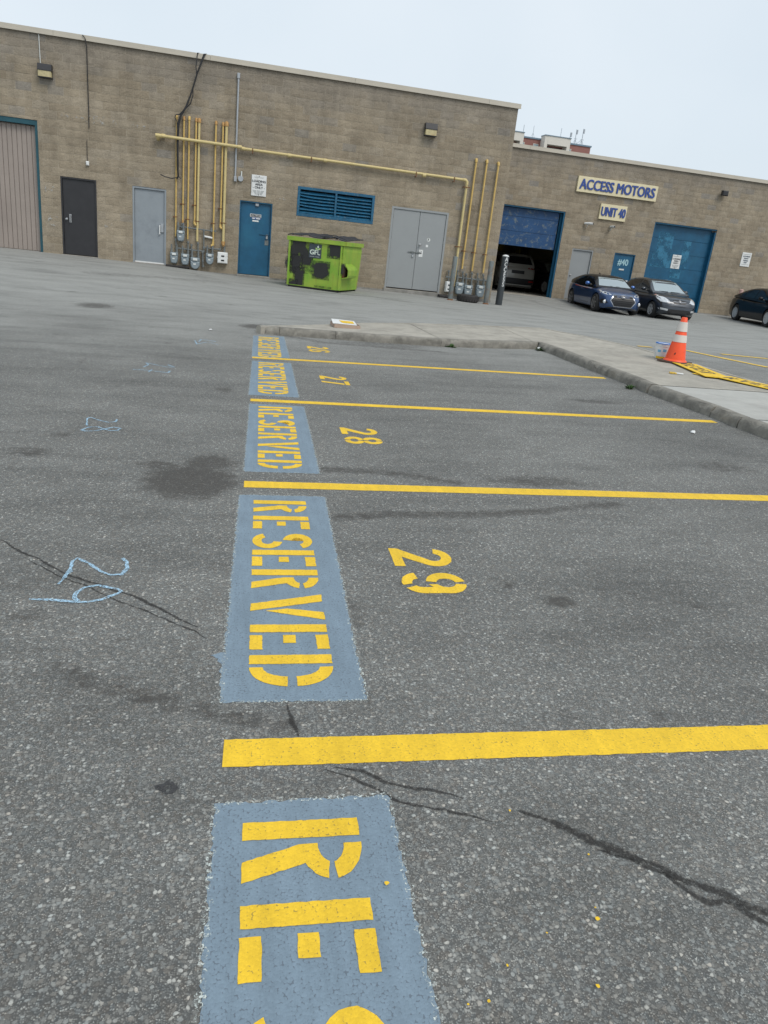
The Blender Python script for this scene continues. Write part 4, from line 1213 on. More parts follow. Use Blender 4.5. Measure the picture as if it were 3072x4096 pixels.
# grey conduits
a, b = V(*zA(315, 170), YT - .03), V(*zA(325, 410), YT - .03)
thing('thin_conduit', MB().tube([(b.x, YT - .03, b.z), (b.x - .01, YT - .03, 5.79)], .011, 6), M_meterl, 'thin pale conduit running down to the left wall lamp', 'conduit', auto=40)
t0, t1 = V(*zB(655, 185), YT - .04), V(*zB(627, 970), YT - .04)
xx = (t0.x + t1.x) / 2
r = root('grey_conduit', (xx, YT - .04, t1.z), 'straight galvanised conduit running up the wall left of the loading sign', 'conduit')
build('pipe', MB().tube([(xx, YT - .05, t1.z + .05), (xx, YT - .05, t0.z - .05)], .028, 10), M_galv, r, auto=40)
for zz in (t1.z, t0.z - .09):
    build('fitting', MB().bev(xx - .04, xx + .04, YT - .09, YT - .012, zz, zz + .14, .01), M_galv, r)
p = V(*zB(668, 950), YT)
r = root('round_junction_box', (p.x, YT, p.z - .08), 'small round grey junction box on the wall beside the conduit', 'junction box')
build('box', MB().lathe((p.x, YT - .01, p.z), [(.08, 0), (.08, -.05), (.07, -.06)], 16, 'y'), M_galv, r, auto=40)
build('stub', MB().tube([(p.x + .02, YT - .035, p.z + .07), (p.x + .02, YT - .035, p.z + .2)], .02, 8), M_meterl, r)
p = V(*zA(706, 1213), YT)
r = root('bare_bulb_socket', (p.x, YT, p.z - .06), 'small white socket hanging on the wall above the black door', 'socket')
build('socket', MB().bev(p.x - .04, p.x + .04, YT - .07, YT - .012, p.z - .06, p.z + .05, .02), M_white, r)
build('wire', MB().tube([(p.x, YT - .03, p.z + .05), (p.x - .004, YT - .028, p.z + .3), (p.x - .002, YT - .03, p.z + .58)], .008, 6), M_cable, r)
for px, lab, mm in [(z4(637, 633), 'white bullet camera on the block wall, left of the unit sign edge', M_white), (z4(772, 652), 'small dark-faced camera mounted below the unit sign', M_meterl)]:
    p = V(*px, YL - .1)
    r = root('security_camera', (p.x, YL - .02, p.z - .05), lab, 'camera', 'wall cameras')
    build('mount', MB().tube([(p.x, YL - .012, p.z - .12), (p.x, YL - .1, p.z - .06), (p.x, YL - .16, p.z)], .02, 8), mm, r)
    dx = .14 if mm is M_white else .03
    build('housing', MB().tube([(p.x - dx * .7, YL - .05, p.z + .02), (p.x, YL - .16, p.z + .035), (p.x + dx, YL - .30, p.z + .03)], .05, 10), mm, r, auto=40)
    build('lens', MB().tube([(p.x + dx, YL - .30, p.z + .03), (p.x + dx * 1.03, YL - .312, p.z + .03)], .038, 10), M_black, r)
p = V(*z4(1413, 458), YL - .15)
r = root('flood_light', (p.x, YL - .02, p.z - .1), 'small dark flood light high on the block wall at right', 'lamp')
build('head', MB().bev(p.x - .13, p.x + .13, YL - .26, YL - .10, p.z - .10, p.z + .10, .03), M_black, r)
build('arm', MB().tube([(p.x, YL - .01, p.z - .05), (p.x, YL - .11, p.z - .05)], .03, 8), M_black, r)

# ================================================================== GAS PIPES AND METERS
def pipe(top, bot, rad, m, label, z, pipe_y=.055, strap=True, name='gas_pipe', grp='yellow gas pipes', elbow=None):
    a, b = V(*z(*top), YT - pipe_y), V(*z(*bot), YT - pipe_y)
    x = (a.x + b.x) / 2; yy = YT - pipe_y
    r = root(name, (x, yy, b.z), label, 'pipe', grp)
    path = [(x, YT + .05, a.z - .01), (x, YT - pipe_y * .5, a.z - .006), (x, yy, a.z - .05), (x, yy, b.z)]
    rad *= .8
    build('pipe', MB().tube(path[2:], rad, 10), m, r, auto=40)
    build('elbow', MB().tube([(x, YT + .01, a.z), (x, YT - pipe_y * .7, a.z), (x, yy, a.z - pipe_y * .4), (x, yy, a.z - .075)], rad * 1.45, 10), M_orrust if RND.random() < .45 else m, r, auto=40)
    if strap:
        zz = a.z + (b.z - a.z) * .83
        build('strap', MB().b2(x - rad - .05, x + rad + .03, YT - pipe_y - rad - .003, YT - pipe_y - rad + .002, zz - .011, zz + .011).b2(x - rad - .055, x - rad - .02, YT - pipe_y - rad, YT - .0, zz - .012, zz + .012), M_rust, r)
    if elbow:
        build('coupling', MB().tube([(x, yy, b.z + .03), (x, yy, b.z - .04), (x + elbow * .5, yy - .01, b.z - .07), (x + elbow, yy - .01, b.z - .07)], rad * 1.5, 10), M_orrust if RND.random() < .5 else m, r, auto=40)
    return x, a.z, b.z
pl = [((196, 485), (190, 1375), .027, 0, 'leftmost slim yellow gas pipe, half hidden behind black cables'), ((250, 495), (243, 1262), .029, .05, 'second slim yellow pipe from the left, ending short above the meters'),
      ((288, 495), (280, 1395), .030, 0, 'third yellow pipe from the left in the left cluster'), ((342, 508), (328, 1270), .030, .05, 'fourth yellow pipe, close beside a thicker one'),
      ((362, 513), (350, 1410), .040, 0, 'thick yellow pipe in the middle of the left cluster'), ((487, 530), (466, 1425), .030, -.06, 'lone slim yellow pipe right of the middle gap'),
      ((537, 538), (522, 1295), .030, .05, 'slim yellow pipe left of the thickest one'), ((563, 540), (542, 1420), .048, .04, 'thickest yellow vertical pipe, right end of left cluster')]
XP = []
for a, b, rad, el, lab in pl:
    XP.append(pipe(a, b, rad, M_gas if rad < .04 else M_gasb, lab, zB, .06 if rad < .03 else .075, elbow=el or None))
build_pts = [V(*zB(60, 630), YT - .16), V(*zB(655, 714), YT - .16)]
zz = (build_pts[0].z + build_pts[1].z) / 2
j0 = V(*zB(685, 727), YT - .10); j1 = V(*zC(970, 873), YT - .10); jb = V(*zC(893, 1505), YT - .10)
zr = (j0.z + j1.z) / 2
r = root('main_gas_pipe', (j1.x, YT - .1, jb.z), 'long pale yellow gas main running along the wall and down by the double doors', 'pipe')
xe = (j1.x + jb.x) / 2
build('pipe', MB().tube([(build_pts[0].x, YT - .16, build_pts[0].z), (build_pts[1].x, YT - .16, build_pts[1].z)], .041, 12), M_gasb, r, auto=40)
build('end_cap', MB().tube([(build_pts[0].x - .07, YT - .16, build_pts[0].z), (build_pts[0].x + .10, YT - .16, build_pts[0].z)], .052, 12).tube([(build_pts[0].x - .01, YT - .16, build_pts[0].z - .03), (build_pts[0].x - .01, YT - .03, build_pts[0].z - .08), (build_pts[0].x - .01, YT + .02, build_pts[0].z - .08)], .045, 8), M_gasb, r, auto=40)
build('offset_joint', MB().tube([(build_pts[1].x - .03, YT - .16, build_pts[1].z), (build_pts[1].x + .06, YT - .155, build_pts[1].z), (j0.x - .05, YT - .11, j0.z), (j0.x + .05, YT - .10, j0.z)], .049, 12), M_gasb, r, auto=40)
build('pipe', MB().tube([(j0.x, YT - .10, j0.z), (xe - .06, YT - .10, j1.z)], .038, 12), M_gasb, r, auto=40)
build('corner_elbow', MB().tube([(xe - .13, YT - .10, j1.z), (xe - .05, YT - .10, j1.z), (xe, YT - .10, j1.z - .05), (xe, YT - .10, j1.z - .13)], .047, 12), M_gasb, r, auto=40)
build('pipe', MB().tube([(xe, YT - .10, j1.z - .06), (xe, YT - .10, jb.z - .9)], .038, 12), M_gasb, r, auto=40)
for q in (zB(757, 742), zB(1190, 805), zC(547, 822), zC(863, 865)):
    p = V(*q, YT - .1)
    build('bracket', MB().b2(p.x - .012, p.x + .012, YT - .155, YT - .145, p.z - .075, p.z + .06).b2(p.x - .012, p.x + .012, YT - .146, YT, p.z - .075, p.z - .055), M_rust, r)
for q in (zB(1030, 778), zB(1293, 815), zC(615, 832), zB(100, 633)):
    p = V(*q, YT - .1)
    build('coupling', MB().tube([(p.x - .05, YT - .10, p.z), (p.x + .05, YT - .10, p.z)], .053, 12), M_gasb, r, auto=40)
for q in (zC(965, 932), zC(900, 1425)):
    p = V(*q, YT - .1)
    build('bracket', MB().b2(xe - .1, xe + .1, YT - .155, YT - .145, p.z - .012, p.z + .012).b2(xe - .1, xe - .08, YT - .146, YT, p.z - .012, p.z + .012), M_rust, r)
XR = []
for a, b, lab in (((1047, 700), (933, 1610), 'left of three tall yellow pipes by the building corner'), ((1140, 710), (1012, 1625), 'middle of three tall yellow pipes by the building corner'), ((1236, 730), (1103, 1640), 'rightmost of three tall yellow pipes by the building corner')):
    XR.append(pipe(a, b, .034, M_gas, lab, zC, .075))

def gas_meter(c, w, h, label, kind=0):
    x, z = c
    y1 = YT - .03; y0 = YT - .20
    r = root('gas_meter', (x, YT - .1, z - h / 2), label, 'gas meter', 'grey gas meters')
    if kind == 1:
        low = [(x - w * .5 + w * .0, z + h * .10)] + [(x - w * .5 * math.cos(math.radians(a)), z - h * .12 - h * .38 * math.sin(math.radians(a))) for a in range(0, 181, 15)] + [(x + w * .5, z + h * .10)]
    else:
        low = [(x - w * .46, z + h * .14), (x - w * .48, z - h * .1), (x - w * .40, z - h * .40), (x - w * .26, z - h * .5), (x + w * .26, z - h * .5), (x + w * .40, z - h * .40), (x + w * .48, z - h * .1), (x + w * .46, z + h * .14)]
    build('body', MB().prism(low, y0, y1, .03), M_meter, r)
    build('head', MB().bev(x - w * .5, x + w * .5, y0 + .012, y1 - .002, z + h * .141, z + h * .40, .02), M_meter, r)
    build('seam', MB().b2(x - w * .53, x + w * .53, y0 + .03, y1 - .01, z + h * .10, z + h * .139), M_meter, r)
    build('index_window', MB().bev(x - w * .25, x + w * .25, y0 - .02, y0 + .02, z + h * .16, z + h * .34, .01), M_meterl, r)
    build('label_plate', MB().b2(x - w * .2, x + w * .1, y0 - .004, y0 + .002, z - h * .16, z - h * .05), M_meterl, r)
    for s_ in (-.34, .34):
        build('stub_pipe', MB().tube([(x + w * s_, YT - .11, z + h * .39), (x + w * s_, YT - .11, z + h * .40 + .22)], .024, 8), M_gpipe, r, auto=40)
        build('union_nut', MB().lathe((x + w * s_, YT - .11, z + h * .41), [(.034, 0), (.034, .045)], 8), M_gpipe, r)
    return r
for q, sz, kd, lab in [((372, 1050), (.22, .33), 0, 'upper gas meter mounted above the row on the left'), ((277, 1365), (.22, .34), 0, 'gas meter at the left end of the left row'), ((436, 1388), (.23, .34), 0, 'second gas meter of the left row, under third pipe'),
                       ((580, 1445), (.26, .36), 1, 'large round-bellied gas meter, lowest of the left row'), ((790, 1385), (.22, .34), 1, 'round-bellied gas meter left of the white regulator box')]:
    p = V(*zM(*q), YT - .1); gas_meter((p.x, p.z), *sz, lab, kd)
for q, sz, lab in [((410, 950), (.27, .40), 'gas meter nearest the left guard post at the corner'), ((570, 1000), (.27, .40), 'middle gas meter behind the old tyre'), ((800, 1005), (.27, .40), 'gas meter with tan smear near the right guard post')]:
    p = V(*zG(*q), YT - .1); gas_meter((p.x, p.z), *sz, lab)
    if '800' in str(q):
        pass
# manifolds
def manifold(segs, label, rad=.022):
    P0 = [V(*q, YT - .08) for q in segs[0]]
    r = root('gas_manifold', (P0[0].x, YT - .08, min(V(*q, YT).z for s_ in segs for q in s_)), label, 'pipe', 'gas manifolds')
    for s_ in segs:
        P = [V(*q, YT - .08) for q in s_]
        build('pipe', MB().tube([(p.x, YT - .08, p.z) for p in P], rad, 8), M_gpipe, r, auto=40)
        for p in P:
            build('fitting', MB().lathe((p.x, YT - .08, p.z - .03), [(rad * 1.5, 0), (rad * 1.7, .01), (rad * 1.7, .05), (rad * 1.5, .06)], 8), M_gpipe, r)
    return r
manifold([[zM(340, 920), zM(490, 942), zM(700, 972), zM(870, 990)], [zM(705, 985), zM(705, 1240)], [zM(390, 890), zM(390, 930)], [zM(815, 960), zM(815, 990)]], 'upper rusty grey manifold pipe across the left meters', .018)
manifold([[zM(325, 1235), zM(420, 1245), zM(545, 1265), zM(700, 1280)], [zM(705, 1225), zM(830, 1245), zM(935, 1253)], [zM(620, 1165), zM(625, 1330)], [zM(527, 1190), zM(527, 1330)], [zM(690, 1300), zM(690, 1420), zM(695, 1495)], [zM(300, 1110), zM(310, 1250)], [zM(477, 1150), zM(480, 1290)]], 'lower manifold pipe feeding the left row of meters', .02)
manifold([[zG(180, 745), zG(230, 750)], [zG(370, 755), zG(540, 775), zG(750, 800), zG(960, 825)], [zG(380, 630), zG(365, 850)], [zG(480, 660), zG(470, 850)], [zG(655, 680), zG(640, 880)], [zG(870, 715), zG(865, 860)], [zG(545, 700), zG(540, 780)], [zG(760, 690), zG(755, 880)], [zG(215, 640), zG(205, 860)]], 'manifold pipework above the meters at the building corner', .022)
for q, lab, w_ in [((975, 1375), 'white gas regulator box right of the left meter row', .29), ((205, 932), 'white gas regulator box left of the guard post', .2)]:
    p = V(*(zM(*q) if q[0] == 975 else zG(*q)), YT - .1)
    r = root('regulator_box', (p.x, YT - .08, p.z - .15), lab, 'gas box', 'white regulator boxes')
    build('housing', MB().bev(p.x - w_ / 2, p.x + w_ / 2, YT - .20, YT - .02, p.z - .155, p.z + .155, .02), M_white, r)
    build('hinge_lip', MB().b2(p.x - w_ / 2 - .012, p.x + w_ / 2 + .012, YT - .19, YT - .05, p.z - .005, p.z + .02), M_white, r)
    for dz_ in (.05, -.07):
        build('slot', MB().b2(p.x - .04, p.x + .05, YT - .206, YT - .1995, p.z + dz_ - .02, p.z + dz_ + .02), M_gap, r)
    build('feed_pipe', MB().tube([(p.x + .05, YT - .1, p.z + .15), (p.x + .05, YT - .1, p.z + .33)], .025, 8), M_gpipe, r)
p = V(*zM(770, 1078), YT - .06)
thing('white_tag_tube', MB().tube([(p.x - .14, YT - .05, p.z + .015), (p.x + .14, YT - .05, p.z - .015)], .03, 10), M_white, 'short white tube fixed across the pipes above the round meter', 'tube', auto=40)

# cables
cb = [[(405, 38), (395, 60), (372, 120), (350, 175), (322, 270), (300, 340), (262, 425), (225, 480), (208, 540), (200, 640), (201, 780), (203, 880), (208, 930), (196, 952)],
      [(398, 36), (376, 100), (345, 190), (318, 280), (318, 340), (300, 400), (255, 440), (215, 478), (190, 480), (182, 500), (196, 525), (203, 600), (196, 700), (199, 860), (205, 930), (228, 950)],
      [(352, 28), (346, 80), (340, 130), (345, 180), (330, 240), (300, 345), (265, 430), (228, 490), (212, 560), (206, 700), (207, 880), (205, 940), (160, 948), (110, 935), (75, 918)]]
for k, path in enumerate(cb):
    P = []
    for n_, q in enumerate(path):
        p = V(*zB(*q), YT - .035 - .012 * k)
        P.append((p.x + (.012 if n_ > 5 else 0), YT - .125 - .012 * k, min(p.z, 5.975)))
    P = [(P[0][0] + .03, YT + .12, 5.957)] + P
    thing('black_cable', MB().tube(P, .022 if k == 0 else .014, 7), M_cable, ['thickest black cable of the bundle draped down from the roof', 'black cable of the bundle looping out beside the first pipe', 'black cable of the bundle whose loose end bends left'][k], 'cable', 'roof cables', auto=50)
P = []
for q in [(668, 185), (688, 215), (697, 280), (703, 480), (708, 640), (714, 800), (716, 930)]:
    p = V(*zA(*q), YT - .04); P.append((p.x, YT - (.09 if q[1] < 260 else .035), min(p.z, 5.95)))
P = [(P[0][0] - .03, YT + .1, 5.945)] + P
thing('black_cable', MB().tube(P, .012, 6), M_cable, 'single black cable hanging down the wall above the black door', 'cable', 'roof cables', auto=50)

# ================================================================== POSTS, BOLLARD, TYRE
M_post = mat('guard_post_grey', (.14, .165, .165), .7, var=.15, vs=6., grime=(.12, .07, .045), gs=3., gt=(.5, .66))
for q, lab in [((235, 1185), 'rusty grey guard post left of the corner gas meters'), ((910, 1262), 'grey guard post right of the corner gas meters')]:
    p = G(*zG(*q))
    r = root('guard_post', (p.x, p.y, p.z), lab, 'post', 'steel guard posts')
    build('pipe', MB().lathe((p.x, p.y, p.z - .01), [(.072, 0), (.072, 1.26), (.060, 1.275), (.03, 1.283)], 18), M_post, r, auto=40)
    build('collar', MB().lathe((p.x, p.y, p.z - .005), [(.10, 0), (.095, .02), (.074, .04)], 18), M_rust, r, auto=40)
p = G(*zG(1155, 1278))
r = root('bollard', (p.x, p.y, p.z), 'black round bollard with white vertical ACCESS lettering and white cap', 'bollard')
build('pipe', MB().lathe((p.x, p.y, p.z - .01), [(.106, 0), (.106, 1.46)], 24), mat('bollard_black', (.035, .042, .047), .6, var=.2, vs=4.), r, auto=40)
build('cap', MB().lathe((p.x, p.y, p.z + 1.45), [(.104, 0), (.095, .02), (.06, .04), (.02, .05)], 24), M_meterl, r, auto=60)
for k, ch in enumerate('ACCESS'):
    t_ = bold(text_mb(ch, .125, .85, .001), .004)
    mb = MB()
    ang0 = math.radians(-86)
    mb.add([(p.x + (.1120 + v[2]) * math.cos(ang0 + v[0] / .118), p.y + (.1120 + v[2]) * math.sin(ang0 + v[0] / .118), p.z + 1.36 - k * .148 + v[1]) for v in t_.v], t_.f)
    build('letter', mb, M_white, r)
p = G(*zG(612, 1235)); p.y += .28; pz = gz(p.x, p.y)
r = root('old_tyre', (p.x, p.y, pz), 'worn black tyre lying flat below the corner gas meters', 'tyre')
build('tread', MB().lathe((p.x, p.y, pz), [(.20, .02), (.215, .0), (.29, .0), (.325, .035), (.335, .10), (.325, .175), (.29, .21), (.215, .21), (.20, .19), (.24, .16), (.24, .05), (.20, .02)], 40, caps=False), M_rubber, r, auto=50)
for k in range(24):
    a = 2 * math.pi * k / 24
    mb = MB().box((0, 0, 0), (.012, .05, .15))
    mb.v = [((.333 + v[0]) * math.cos(a) - v[1] * math.sin(a) + p.x, (.333 + v[0]) * math.sin(a) + v[1] * math.cos(a) + p.y, v[2] + pz + .105) for v in mb.v]
    build('tread_block', mb, M_rubber, r)
p = G(*zG(130, 1150))
thing('black_tray', MB().add(*(lambda m_: (m_.v, m_.f))(MB().bev(p.x - .16, p.x + .16, YT - .22, YT - .03, gz(p.x, YT - .1) - .005, gz(p.x, YT - .1) + .09, .03))), M_rubber, 'low black box on the ground beside the double doors', 'box')
p = V(*zM(300, 1520), YT - .1)
zf = gz(p.x, YT - .15)
thing('drain_hose', MB().tube([(p.x - .28, YT - .14, zf + .03), (p.x - .1, YT - .16, zf + .035), (p.x + .15, YT - .13, zf + .03), (p.x + .38, YT - .15, zf + .03)], .035, 8), M_rubber, 'short black hose lying under the left gas meters', 'hose', auto=50)

# ================================================================== DUMPSTER
A = G(*zT(195, 1095)); B = G(*zT(1090, 1215)); C_ = G(*zT(1370, 1180))
fx = Vector((B.x - A.x, B.y - A.y, 0)); Lf = fx.length; fx.normalize()
ang = math.atan2(fx.y, fx.x)
Ds = .98 * (Vector((C_.x - B.x, C_.y - B.y))).length
DM = root('dumpster', (A.x, A.y, gz(A.x, A.y)), 'lime green steel dumpster with black paint blotches and dented black lids', 'dumpster', rz=ang)
def dumpster_green():
    m, t, b, N = nt('dumpster_green')
    L = t.links.new
    tcn = N('TexCoord')
    n1 = N('TexNoise', i_Scale=2.2, i_Detail=6., i_Roughness=.6); L(tcn.outputs['Object'], n1.inputs['Vector'])
    c0 = ramp(t, [(.35, (.175, .37, .03)), (.65, (.29, .41, .045))]); L(n1.outputs['Fac'], c0.inputs['Fac'])
    mp = N('Mapping'); mp.inputs['Scale'].default_value = (5, 5, .8); L(tcn.outputs['Object'], mp.inputs['Vector'])
    n2 = N('TexNoise', i_Scale=2., i_Detail=6., i_Roughness=.7); L(mp.outputs[0], n2.inputs['Vector'])
    r2 = ramp(t, [(.56, 0), (.70, .8)]); L(n2.outputs['Fac'], r2.inputs['Fac'])
    g = N('MixRGB'); L(r2.outputs[0], g.inputs[0]); L(c0.outputs[0], g.inputs[1]); g.inputs[2].default_value = (.25, .19, .035, 1)
    n3 = N('TexNoise', i_Scale=9., i_Detail=8., i_Roughness=.75); L(tcn.outputs['Object'], n3.inputs['Vector'])
    r3 = ramp(t, [(.655, 0), (.69, 1)]); L(n3.outputs['Fac'], r3.inputs['Fac'])
    g2 = N('MixRGB'); L(r3.outputs[0], g2.inputs[0]); L(g.outputs[0], g2.inputs[1]); g2.inputs[2].default_value = (.06, .04, .025, 1)
    L(g2.outputs[0], b.inputs['Base Color'])
    b.inputs['Roughness'].default_value = .5
    n4 = N('TexNoise', i_Scale=2.5, i_Detail=3.); L(tcn.outputs['Object'], n4.inputs['Vector'])
    bp = N('Bump', i_Strength=.35, i_Distance=.06); L(n4.outputs['Fac'], bp.inputs['Height']); L(bp.outputs[0], b.inputs['Normal'])
    return m
M_dg = dumpster_green()
M_blot = mat('black_spray_blotch', (.022, .022, .022), .55, var=.2, vs=6., alpha=(7., .24, .40))
W_, D_, Hd = Lf, Ds, 1.29
def dbox(mb, x0, x1, y0, y1, z0, z1): return mb.b2(x0, x1, y0, y1, z0, z1)
# body with narrower foot at the right end and bulge at mid-height
prof = [(.0, .05), (.02, .06), (.02, 1.0), (0., 1.24), (0., Hd)]
sec_r = [(W_ - .06, .05), (W_ + .0, .95), (W_ + .02, 1.05), (W_ + .0, Hd)]
mb = MB()
ring0 = [(.0, 0, .05), (W_ - .05, 0, .05), (W_ + .01, 0, 1.06), (W_ - .01, 0, Hd), (-.005, 0, Hd), (-.02, 0, 1.0)]
vs = [(x, 0., z) for x, y, z in ring0] + [(x, D_, z) for x, y, z in ring0]
n = 6
mb.add(vs, [tuple(range(n)), tuple(range(n, 2 * n))[::-1]] + [(i, (i + 1) % n, n + (i + 1) % n, n + i) for i in range(n)])
build('body', mb, M_dg, DM, world=False)
mb = MB()
mb.b2(-.05, W_ + .04, -.045, -.0005, 1.21, 1.315).b2(W_ + .0105, W_ + .055, .0, D_, 1.21, 1.313).b2(-.055, -.021, 0, D_, 1.21, 1.313)
build('top_rail', mb, M_dg, DM, world=False)
mb = MB().b2(.0, .05, -.03, .0, .05, 1.2)
mb.b2(W_ - .09, W_ - .045, -.028, .0, .06, 1.2)
build('corner_post', mb, M_dg, DM, world=False)
# fork pocket on the right end
mb = MB()
px0, px1 = W_ - .03, W_ + .16
pk = [(px0, .36), (px1 - .02, .40), (px1, .46), (px1, .60), (px1 - .05, .68), (px0, .76)]
vs = [(x, D_ * .02, z) for x, z in pk] + [(x, D_ * .52, z) for x, z in pk]
n = len(pk)
mb.add(vs, [(i, (i + 1) % n, n + (i + 1) % n, n + i) for i in range(n)])
pk2 = [(px0, .38), (px1 - .035, .42), (px1 - .018, .47), (px1 - .018, .59), (px1 - .06, .66), (px0, .735)]
vs2 = [(x, D_ * .02, z) for x, z in pk2] + [(x, D_ * .52, z) for x, z in pk2]
mb.add(vs2, [(i, (i + 1) % n, n + (i + 1) % n, n + i) for i in range(n)])
mb.add([(a[0], a[1], a[2]) for a in vs[:n]] + [(a[0], a[1], a[2]) for a in vs2[:n]], [(i, (i + 1) % n, n + (i + 1) % n, n + i) for i in range(n)])
build('fork_pocket', mb, M_dg, DM, world=False)
build('pocket_back_plate', MB().b2(W_ - .02, W_ + .018, D_ * .03, D_ * .51, .39, .73), M_rust, DM, world=False)  # rust-coloured plate set inside the fork pocket
build('skid', MB().b2(.03, W_ - .08, .0, .10, 0, .05).b2(.03, W_ - .08, D_ - .1, D_, 0, .05), M_gap, DM, world=False)
M_lid = mat('lid_plastic', (.035, .036, .042), .55, var=.25, vs=6.)
def lid(x0, x1, sag, name='lid'):
    mb = MB(); nx, ny = 12, 8
    rr = random.Random(int(x0 * 100))
    for j in range(ny + 1):
        for i in range(nx + 1):
            u, v = i / nx, j / ny
            z = 1.335 + .085 * v + sag * math.sin(math.pi * u) * (1 - .4 * v) + .014 * math.sin(u * 14) + rr.uniform(-.004, .004)
            z += -.03 * (u ** 3) * (1 if sag > 0 else -.3)
            mb.v.append((x0 + (x1 - x0) * u, -.05 + (D_ + .02) * v, z))
    for j in range(ny):
        for i in range(nx):
            a = j * (nx + 1) + i
            mb.f.append((a, a + 1, a + nx + 2, a + nx + 1))
    o = build(name, mb, M_lid, DM, world=False, smooth=True)
    md = o.modifiers.new('thick', 'SOLIDIFY'); md.thickness = .025; md.offset = 1
    return o
l1 = lid(-.03, W_ * .60, .03); l2 = lid(W_ * .615, W_ + .03, .045)
for x in (.1, .35, .6, W_ * .68, W_ * .85):
    build('lid_rib', MB().tube([(x, -.06, 1.36), (x, D_ * .4, 1.415), (x + .02, D_ * .95, 1.42)], .018, 6), M_lid, DM, world=False, auto=40)
build('lid_bar', MB().tube([(W_ * .55, -.02, 1.37), (W_ * .8, .05, 1.455), (W_ + .04, .02, 1.36)], 0.012, 6), M_lid, DM, world=False, auto=40)
# logo panel and blotches on the front
zl = lambda q: None
def fpt(px):
    """photo pixel -> (u, z) on the dumpster front"""
    d = ray(*px)
    nrm = np.array([-fx.y, fx.x, 0])
    a0 = np.array([A.x, A.y, 0])
    t = ((a0 - O_) @ nrm) / (d @ nrm)
    P = O_ + d * t
    return (P[0] - A.x) * fx.x + (P[1] - A.y) * fx.y, P[2] - gz(A.x, A.y)
lq = [fpt(zT(572, 390)), fpt(zT(780, 408)), fpt(zT(762, 645)), fpt(zT(568, 620))]
lx0, lx1 = (lq[0][0] + lq[3][0]) / 2, (lq[1][0] + lq[2][0]) / 2
lz1, lz0 = (lq[0][1] + lq[1][1]) / 2, (lq[2][1] + lq[3][1]) / 2
lp = build('logo_panel', MB().b2(lx0, lx1, -.0125, -.0005, lz0, lz1), mat('logo_grey', (.045, .06, .075), .6, var=.15), DM, world=False)
M_lw = mat('logo_white', (.62, .70, .62), .6); M_lg = mat('logo_green', (.38, .60, .18), .6)
t_ = bold(text_mb('GF', (lz1 - lz0) * .34, 1., .001), .006)
lw = lx1 - lx0; lhh = lz1 - lz0
cx_ = lx0 + lw * .36; cz_ = lz0 + lhh * .40
build('logo_letters', MB().add([(cx_ + v[0], -.0145 - v[2], cz_ + v[1]) for v in t_.v], t_.f), M_lw, lp, world=False)
Lx = lx0 + lw * .74
def stroke2(name, pts, wd, m):
    mb = MB()
    for (a, b) in zip(pts[:-1], pts[1:]):
        d = Vector((b[0] - a[0], b[1] - a[1])).normalized(); nn_ = Vector((-d.y, d.x)) * wd / 2
        mb.add([(a[0] - nn_.x, -.0145, a[1] - nn_.y), (b[0] - nn_.x, -.0145, b[1] - nn_.y), (b[0] + nn_.x, -.0145, b[1] + nn_.y), (a[0] + nn_.x, -.0145, a[1] + nn_.y)], [(0, 1, 2, 3)])
    return build(name, mb, m, lp, world=False)
stroke2('logo_stem', [(Lx + lw * .17, lz0 + lhh * .27), (Lx + lw * .01, lz0 + lhh * .27), (Lx - lw * .02, lz0 + lhh * .33), (Lx - lw * .02, lz0 + lhh * .60), (Lx + lw * .0, lz0 + lhh * .66)], lw * .06, M_lw)
for (ox, oz, ra, ln) in ((-.02, .70, 90, .22), (-.04, .62, 150, .22), (.0, .62, 30, .22)):
    c0 = Vector((Lx + lw * ox, lz0 + lhh * oz)); dv = Vector((math.cos(math.radians(ra)), math.sin(math.radians(ra)))); nv = Vector((-dv.y, dv.x))
    pts = [c0 + dv * (t * ln * lhh) + nv * (s_ * .065 * lhh * math.sin(math.pi * t)) for s_, ts in ((1, np.linspace(0, 1, 7)), (-1, np.linspace(1, 0, 7)[1:-1])) for t in ts]
    build('logo_leaf', MB().add([(q.x, -.0152, q.y) for q in pts], [tuple(range(len(pts)))]), M_lg if ra != 90 else M_lw, lp, world=False)
for k in range(2):
    build('logo_strapline', MB().b2(lx0 + lw * (.08 + .45 * k), lx0 + lw * (.46 + .40 * k), -.0145, -.0126, lz0 + lhh * .08, lz0 + lhh * .12), M_ink2, lp, world=False)
def sdist(p, poly):
    ins = False; best = 9.
    n = len(poly)
    for k in range(n):
        a, b = poly[k], poly[(k + 1) % n]
        if (a[1] > p[1]) != (b[1] > p[1]) and p[0] < (b[0] - a[0]) * (p[1] - a[1]) / (b[1] - a[1]) + a[0]: ins = not ins
        ex, ey = b[0] - a[0], b[1] - a[1]
        t = max(0, min(1, ((p[0] - a[0]) * ex + (p[1] - a[1]) * ey) / (ex * ex + ey * ey + 1e-9)))
        best = min(best, math.hypot(p[0] - a[0] - t * ex, p[1] - a[1] - t * ey))
    return best if ins else -best
def spray_mat():
    m, t, b, N = nt('black_spray')
    L = t.links.new
    at = N('Attribute', attribute_name='spray')
    pos = N('NewGeometry').outputs['Position']
    n1 = N('TexNoise', i_Scale=11., i_Detail=8., i_Roughness=.75); L(pos, n1.inputs['Vector'])
    ad = N('Math', operation='MULTIPLY_ADD'); L(n1.outputs['Fac'], ad.inputs[0]); ad.inputs[1].default_value = 1.3; L(at.outputs['Fac'], ad.inputs[2])
    r = ramp(t, [(.46, 0), (.86, .95)]); L(ad.outputs[0], r.inputs['Fac']); L(r.outputs[0], b.inputs['Alpha'])
    b.inputs['Base Color'].default_value = (.02, .02, .02, 1); b.inputs['Roughness'].default_value = .6
    return m
M_spray = spray_mat()
NB = [0]
